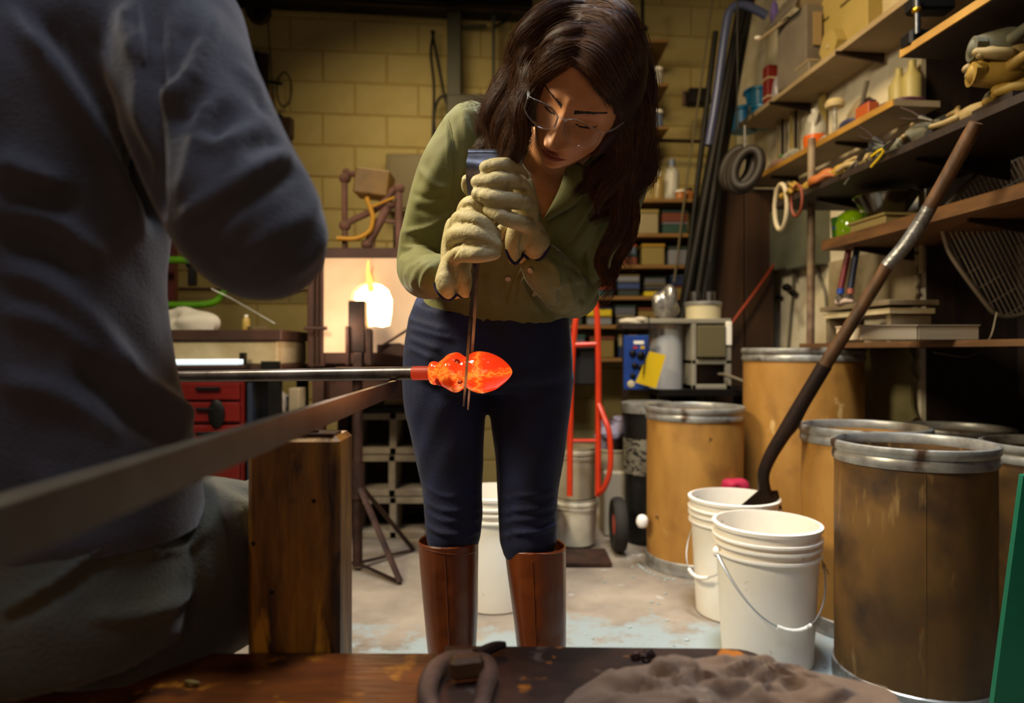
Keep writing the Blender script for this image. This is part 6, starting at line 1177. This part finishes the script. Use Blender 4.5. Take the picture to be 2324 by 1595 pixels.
# small stand and white tiles on the low plank
z5 = .946; e = empty('small_table', rs_(1.74, 1935, z5), 'small battered side stand with paper on top behind the scoop handle', 'stand'); c = rs_(1.74, 1985, z5)
B().box(c+z_v*.145, (.20, .46, .02), (0, 0, ang), bev=.002).build('top', mat('battered_board', '#75654a', .7, 0, '#5a4a34', 8), e); B().box(c+z_v*.115, (.18, .44, .02), (0, 0, ang)).build('apron', M_slab, e)
for k in (-.2, .2): B().box(c+a_v*k+z_v*.053, (.16, .025, .106), (0, 0, ang)).build('leg', MATS['battered_board'], e)
blob('paper_wad', rs_(1.66, 1912, z5+.157), (.06, .12, .03), mat('pinkish_paper', '#9a8474', .8), 'pinkish paper wad on the small side stand', 'paper', 51, .3)
c = P(2010, 750, 2.15); 
for i, (x0, x1, m, lb) in enumerate(((1953, 2082, mat('white_tile', '#c8b494', .6), 'stack of white paper sheets, left half, on the low plank'), (2084, 2222, mat('grey_paper_stack', '#8c7c64', .7, 0, '#77684f', 6, stretch=(1, 1, 60)), 'grey paper stack right of the white one on the low plank'))):
    a = P(x0, 768, 2.12); b = P(x1, 735, 2.12); e = empty('paper_stack', (0.5*(a[0]+b[0]), 2.2, z5), lb, 'paper'); B().box(((a[0]+b[0])/2, 2.2, z5+.022), (b[0]-a[0], .16, .044), bev=.002).build('sheets', m, e); B().box(((a[0]+b[0])/2, 2.2, z5+.0455), (b[0]-a[0]+.004, .165, .003)).build('cover', m, e)
# wire rack
M_rack = mat('chrome_rack', '#8a7e6c', .4, .7)
wk = empty('wire_rack', P(2230, 700, 2.42), 'large rounded wire oven rack standing on end behind the plank shelf', 'rack')
ra = [(2420, 250), (2300, 300), (2240, 372), (2150, 465), (2138, 500), (2145, 545), (2165, 590), (2238, 690), (2262, 712), (2300, 718), (2420, 690)]
B().tube([P(x, y, 2.42) for x, y in ra], .0085, 10, smooth=80).build('frame', M_rack, wk, smooth=True)
Lp = [(x, y) for x, y in cr([list(p) for p in ra], 120)]
def inside(x, y):
    c_ = False; n = len(Lp)
    for i in range(n):
        (x0, y0), (x1, y1) = Lp[i], Lp[(i+1) % n]
        if (y0 > y) != (y1 > y) and x < (x1-x0)*(y-y0)/(y1-y0)+x0: c_ = not c_
    return c_
def chords(dx, dy, step, nrm):
    for k in np.arange(-600, 600, step):
        ox, oy = 2260+nrm[0]*k, 500+nrm[1]*k; t = [s_ for s_ in np.arange(-400, 400, 4) if inside(ox+dx*s_, oy+dy*s_)]
        if len(t) > 6: yield (ox+dx*t[0], oy+dy*t[0]), (ox+dx*t[-1], oy+dy*t[-1])
for a, b in chords(.866, -.5, 42, (.5, .866)): B().tube([P(*a, 2.425), P(*b, 2.425)], .0028, 6).build('cross_wire', M_rack, wk)
for a, b in chords(.45, .893, 11, (.893, -.45)): B().tube([P(*a, 2.42), P(*b, 2.42)], .0018, 4).build('wire', M_rack, wk)
rod('hanging_wire', [P(2262, 710, 2.4), P(2245, 770, 2.4), P(2200, 808, 2.4), P(2120, 800, 2.4)], .003, M_rack, 'thin wire drooping from the oven rack below the low plank', 'wire', smooth=20)
# ================================================================ foreground things on the bench
M_rag = mat('greyish_suede', '#66503f', .9, 0, '#7c6450', 9, bump=.6, bscale=60, spots=[('#2a1c18', 9, .62, .72), ('#857260', 20, .64, .72)], sheen=.2)
nx, ny = 110, 80; V = []; cxr, cyr = .205, .665
R_ = np.random.RandomState(12); kk = R_.normal(size=(14, 2))*np.linspace(12, 78, 14)[:, None]; ph = R_.uniform(0, 6, 14)
def outl(x):     # far edge of the cloth in depth
    return np.interp(x, [.045, .08, .12, .15, .19, .24, .30, .34, .375], [.655, .70, .732, .735, .752, .748, .73, .715, .69])
for i in range(nx+1):
    x = .045+.33*i/nx; yf = outl(x); y0 = .53
    for j in range(ny+1):
        v = j/ny; y = y0+(yf-y0)*v; ed = min(1, 6*min(i/nx, 1-i/nx)+.0)*min(1, 5*(1-v)+.0)
        hN = sum(math.sin(kk[k][0]*x*1.3+kk[k][1]*y*1.3+ph[k])/(1+k*.35) for k in range(14))
        V.append((x+.004*math.sin(y*70+hN), y, ZB+.009+ed*(.014+.0075*hN*.8+.006*abs(math.sin(hN*2.6))+.003*math.sin(x*90+y*60+2*hN))+.002))
V = np.array(V); V[:, 2] = np.maximum(V[:, 2], ZB+.0075)
B().add(V, [(i*(ny+1)+j, (i+1)*(ny+1)+j, (i+1)*(ny+1)+j+1, i*(ny+1)+j+1) for i in range(nx) for j in range(ny)]).build('suede_cloth', M_rag, None, label='crumpled greyish brown suede cloth on the bench seat', cat='cloth', smooth=True)
bpy.data.objects['suede_cloth'].modifiers.new('t', 'SOLIDIFY').thickness = .003
jk = empty('pliers', (-.05, .70, ZB+.004), 'rusty curved iron pliers lying on the bench seat boards', 'pliers')
zz = ZB+.014
M_jaw = mat('brown_rusty_jaw', '#6e5548', .55, .4, '#4c3a30', 30, bump=.4)
B().tube([(-.062, .60, zz), (-.082, .665, zz), (-.083, .715, zz), (-.07, .748, zz), (-.045, .760, zz)], [.008, .010, .011, .010, .007], 12, smooth=30, flat=.6).build('jaw', M_jaw, jk, smooth=True)
B().tube([(-.035, .60, zz), (-.028, .67, zz), (-.024, .715, zz), (-.03, .745, zz), (-.045, .758, zz)], [.008, .0095, .010, .009, .006], 12, smooth=30, flat=.6).build('jaw', M_jaw, jk, smooth=True)
B().box((-.048, .716, zz+.006), (.036, .020, .022), (0, 0, .25), bev=.004).build('pivot_block', mat('ochre_rust_iron', '#5d4228', .55, .4, '#3c2a1e', 20), jk)
B().tube([(-.04, .755, zz), (-.02, .775, zz+.001), (-.008, .782, zz)], [.007, .006, .004], 8, smooth=10).build('tip', M_rust, jk, smooth=True)
blob('debris', (-.335, .715, ZB+.001), (.014, .012, .006), mat('yellow_crumb', '#7a6430', .8), 'small yellowish crumb on the orange-brown seat board', 'debris', 71, .4, 20)
for i, (x, y) in enumerate(((.135, .745), (.145, .738), (.152, .748))): blob('debris', (x, y, ZB+.013), (.012, .010, .012), M_iron if i else M_rust, ['small rusty chip beside the suede cloth', 'dark chip touching the suede cloth', 'upright dark chip at the edge of the suede cloth'][i], 'debris', 72+i, .4, 16)
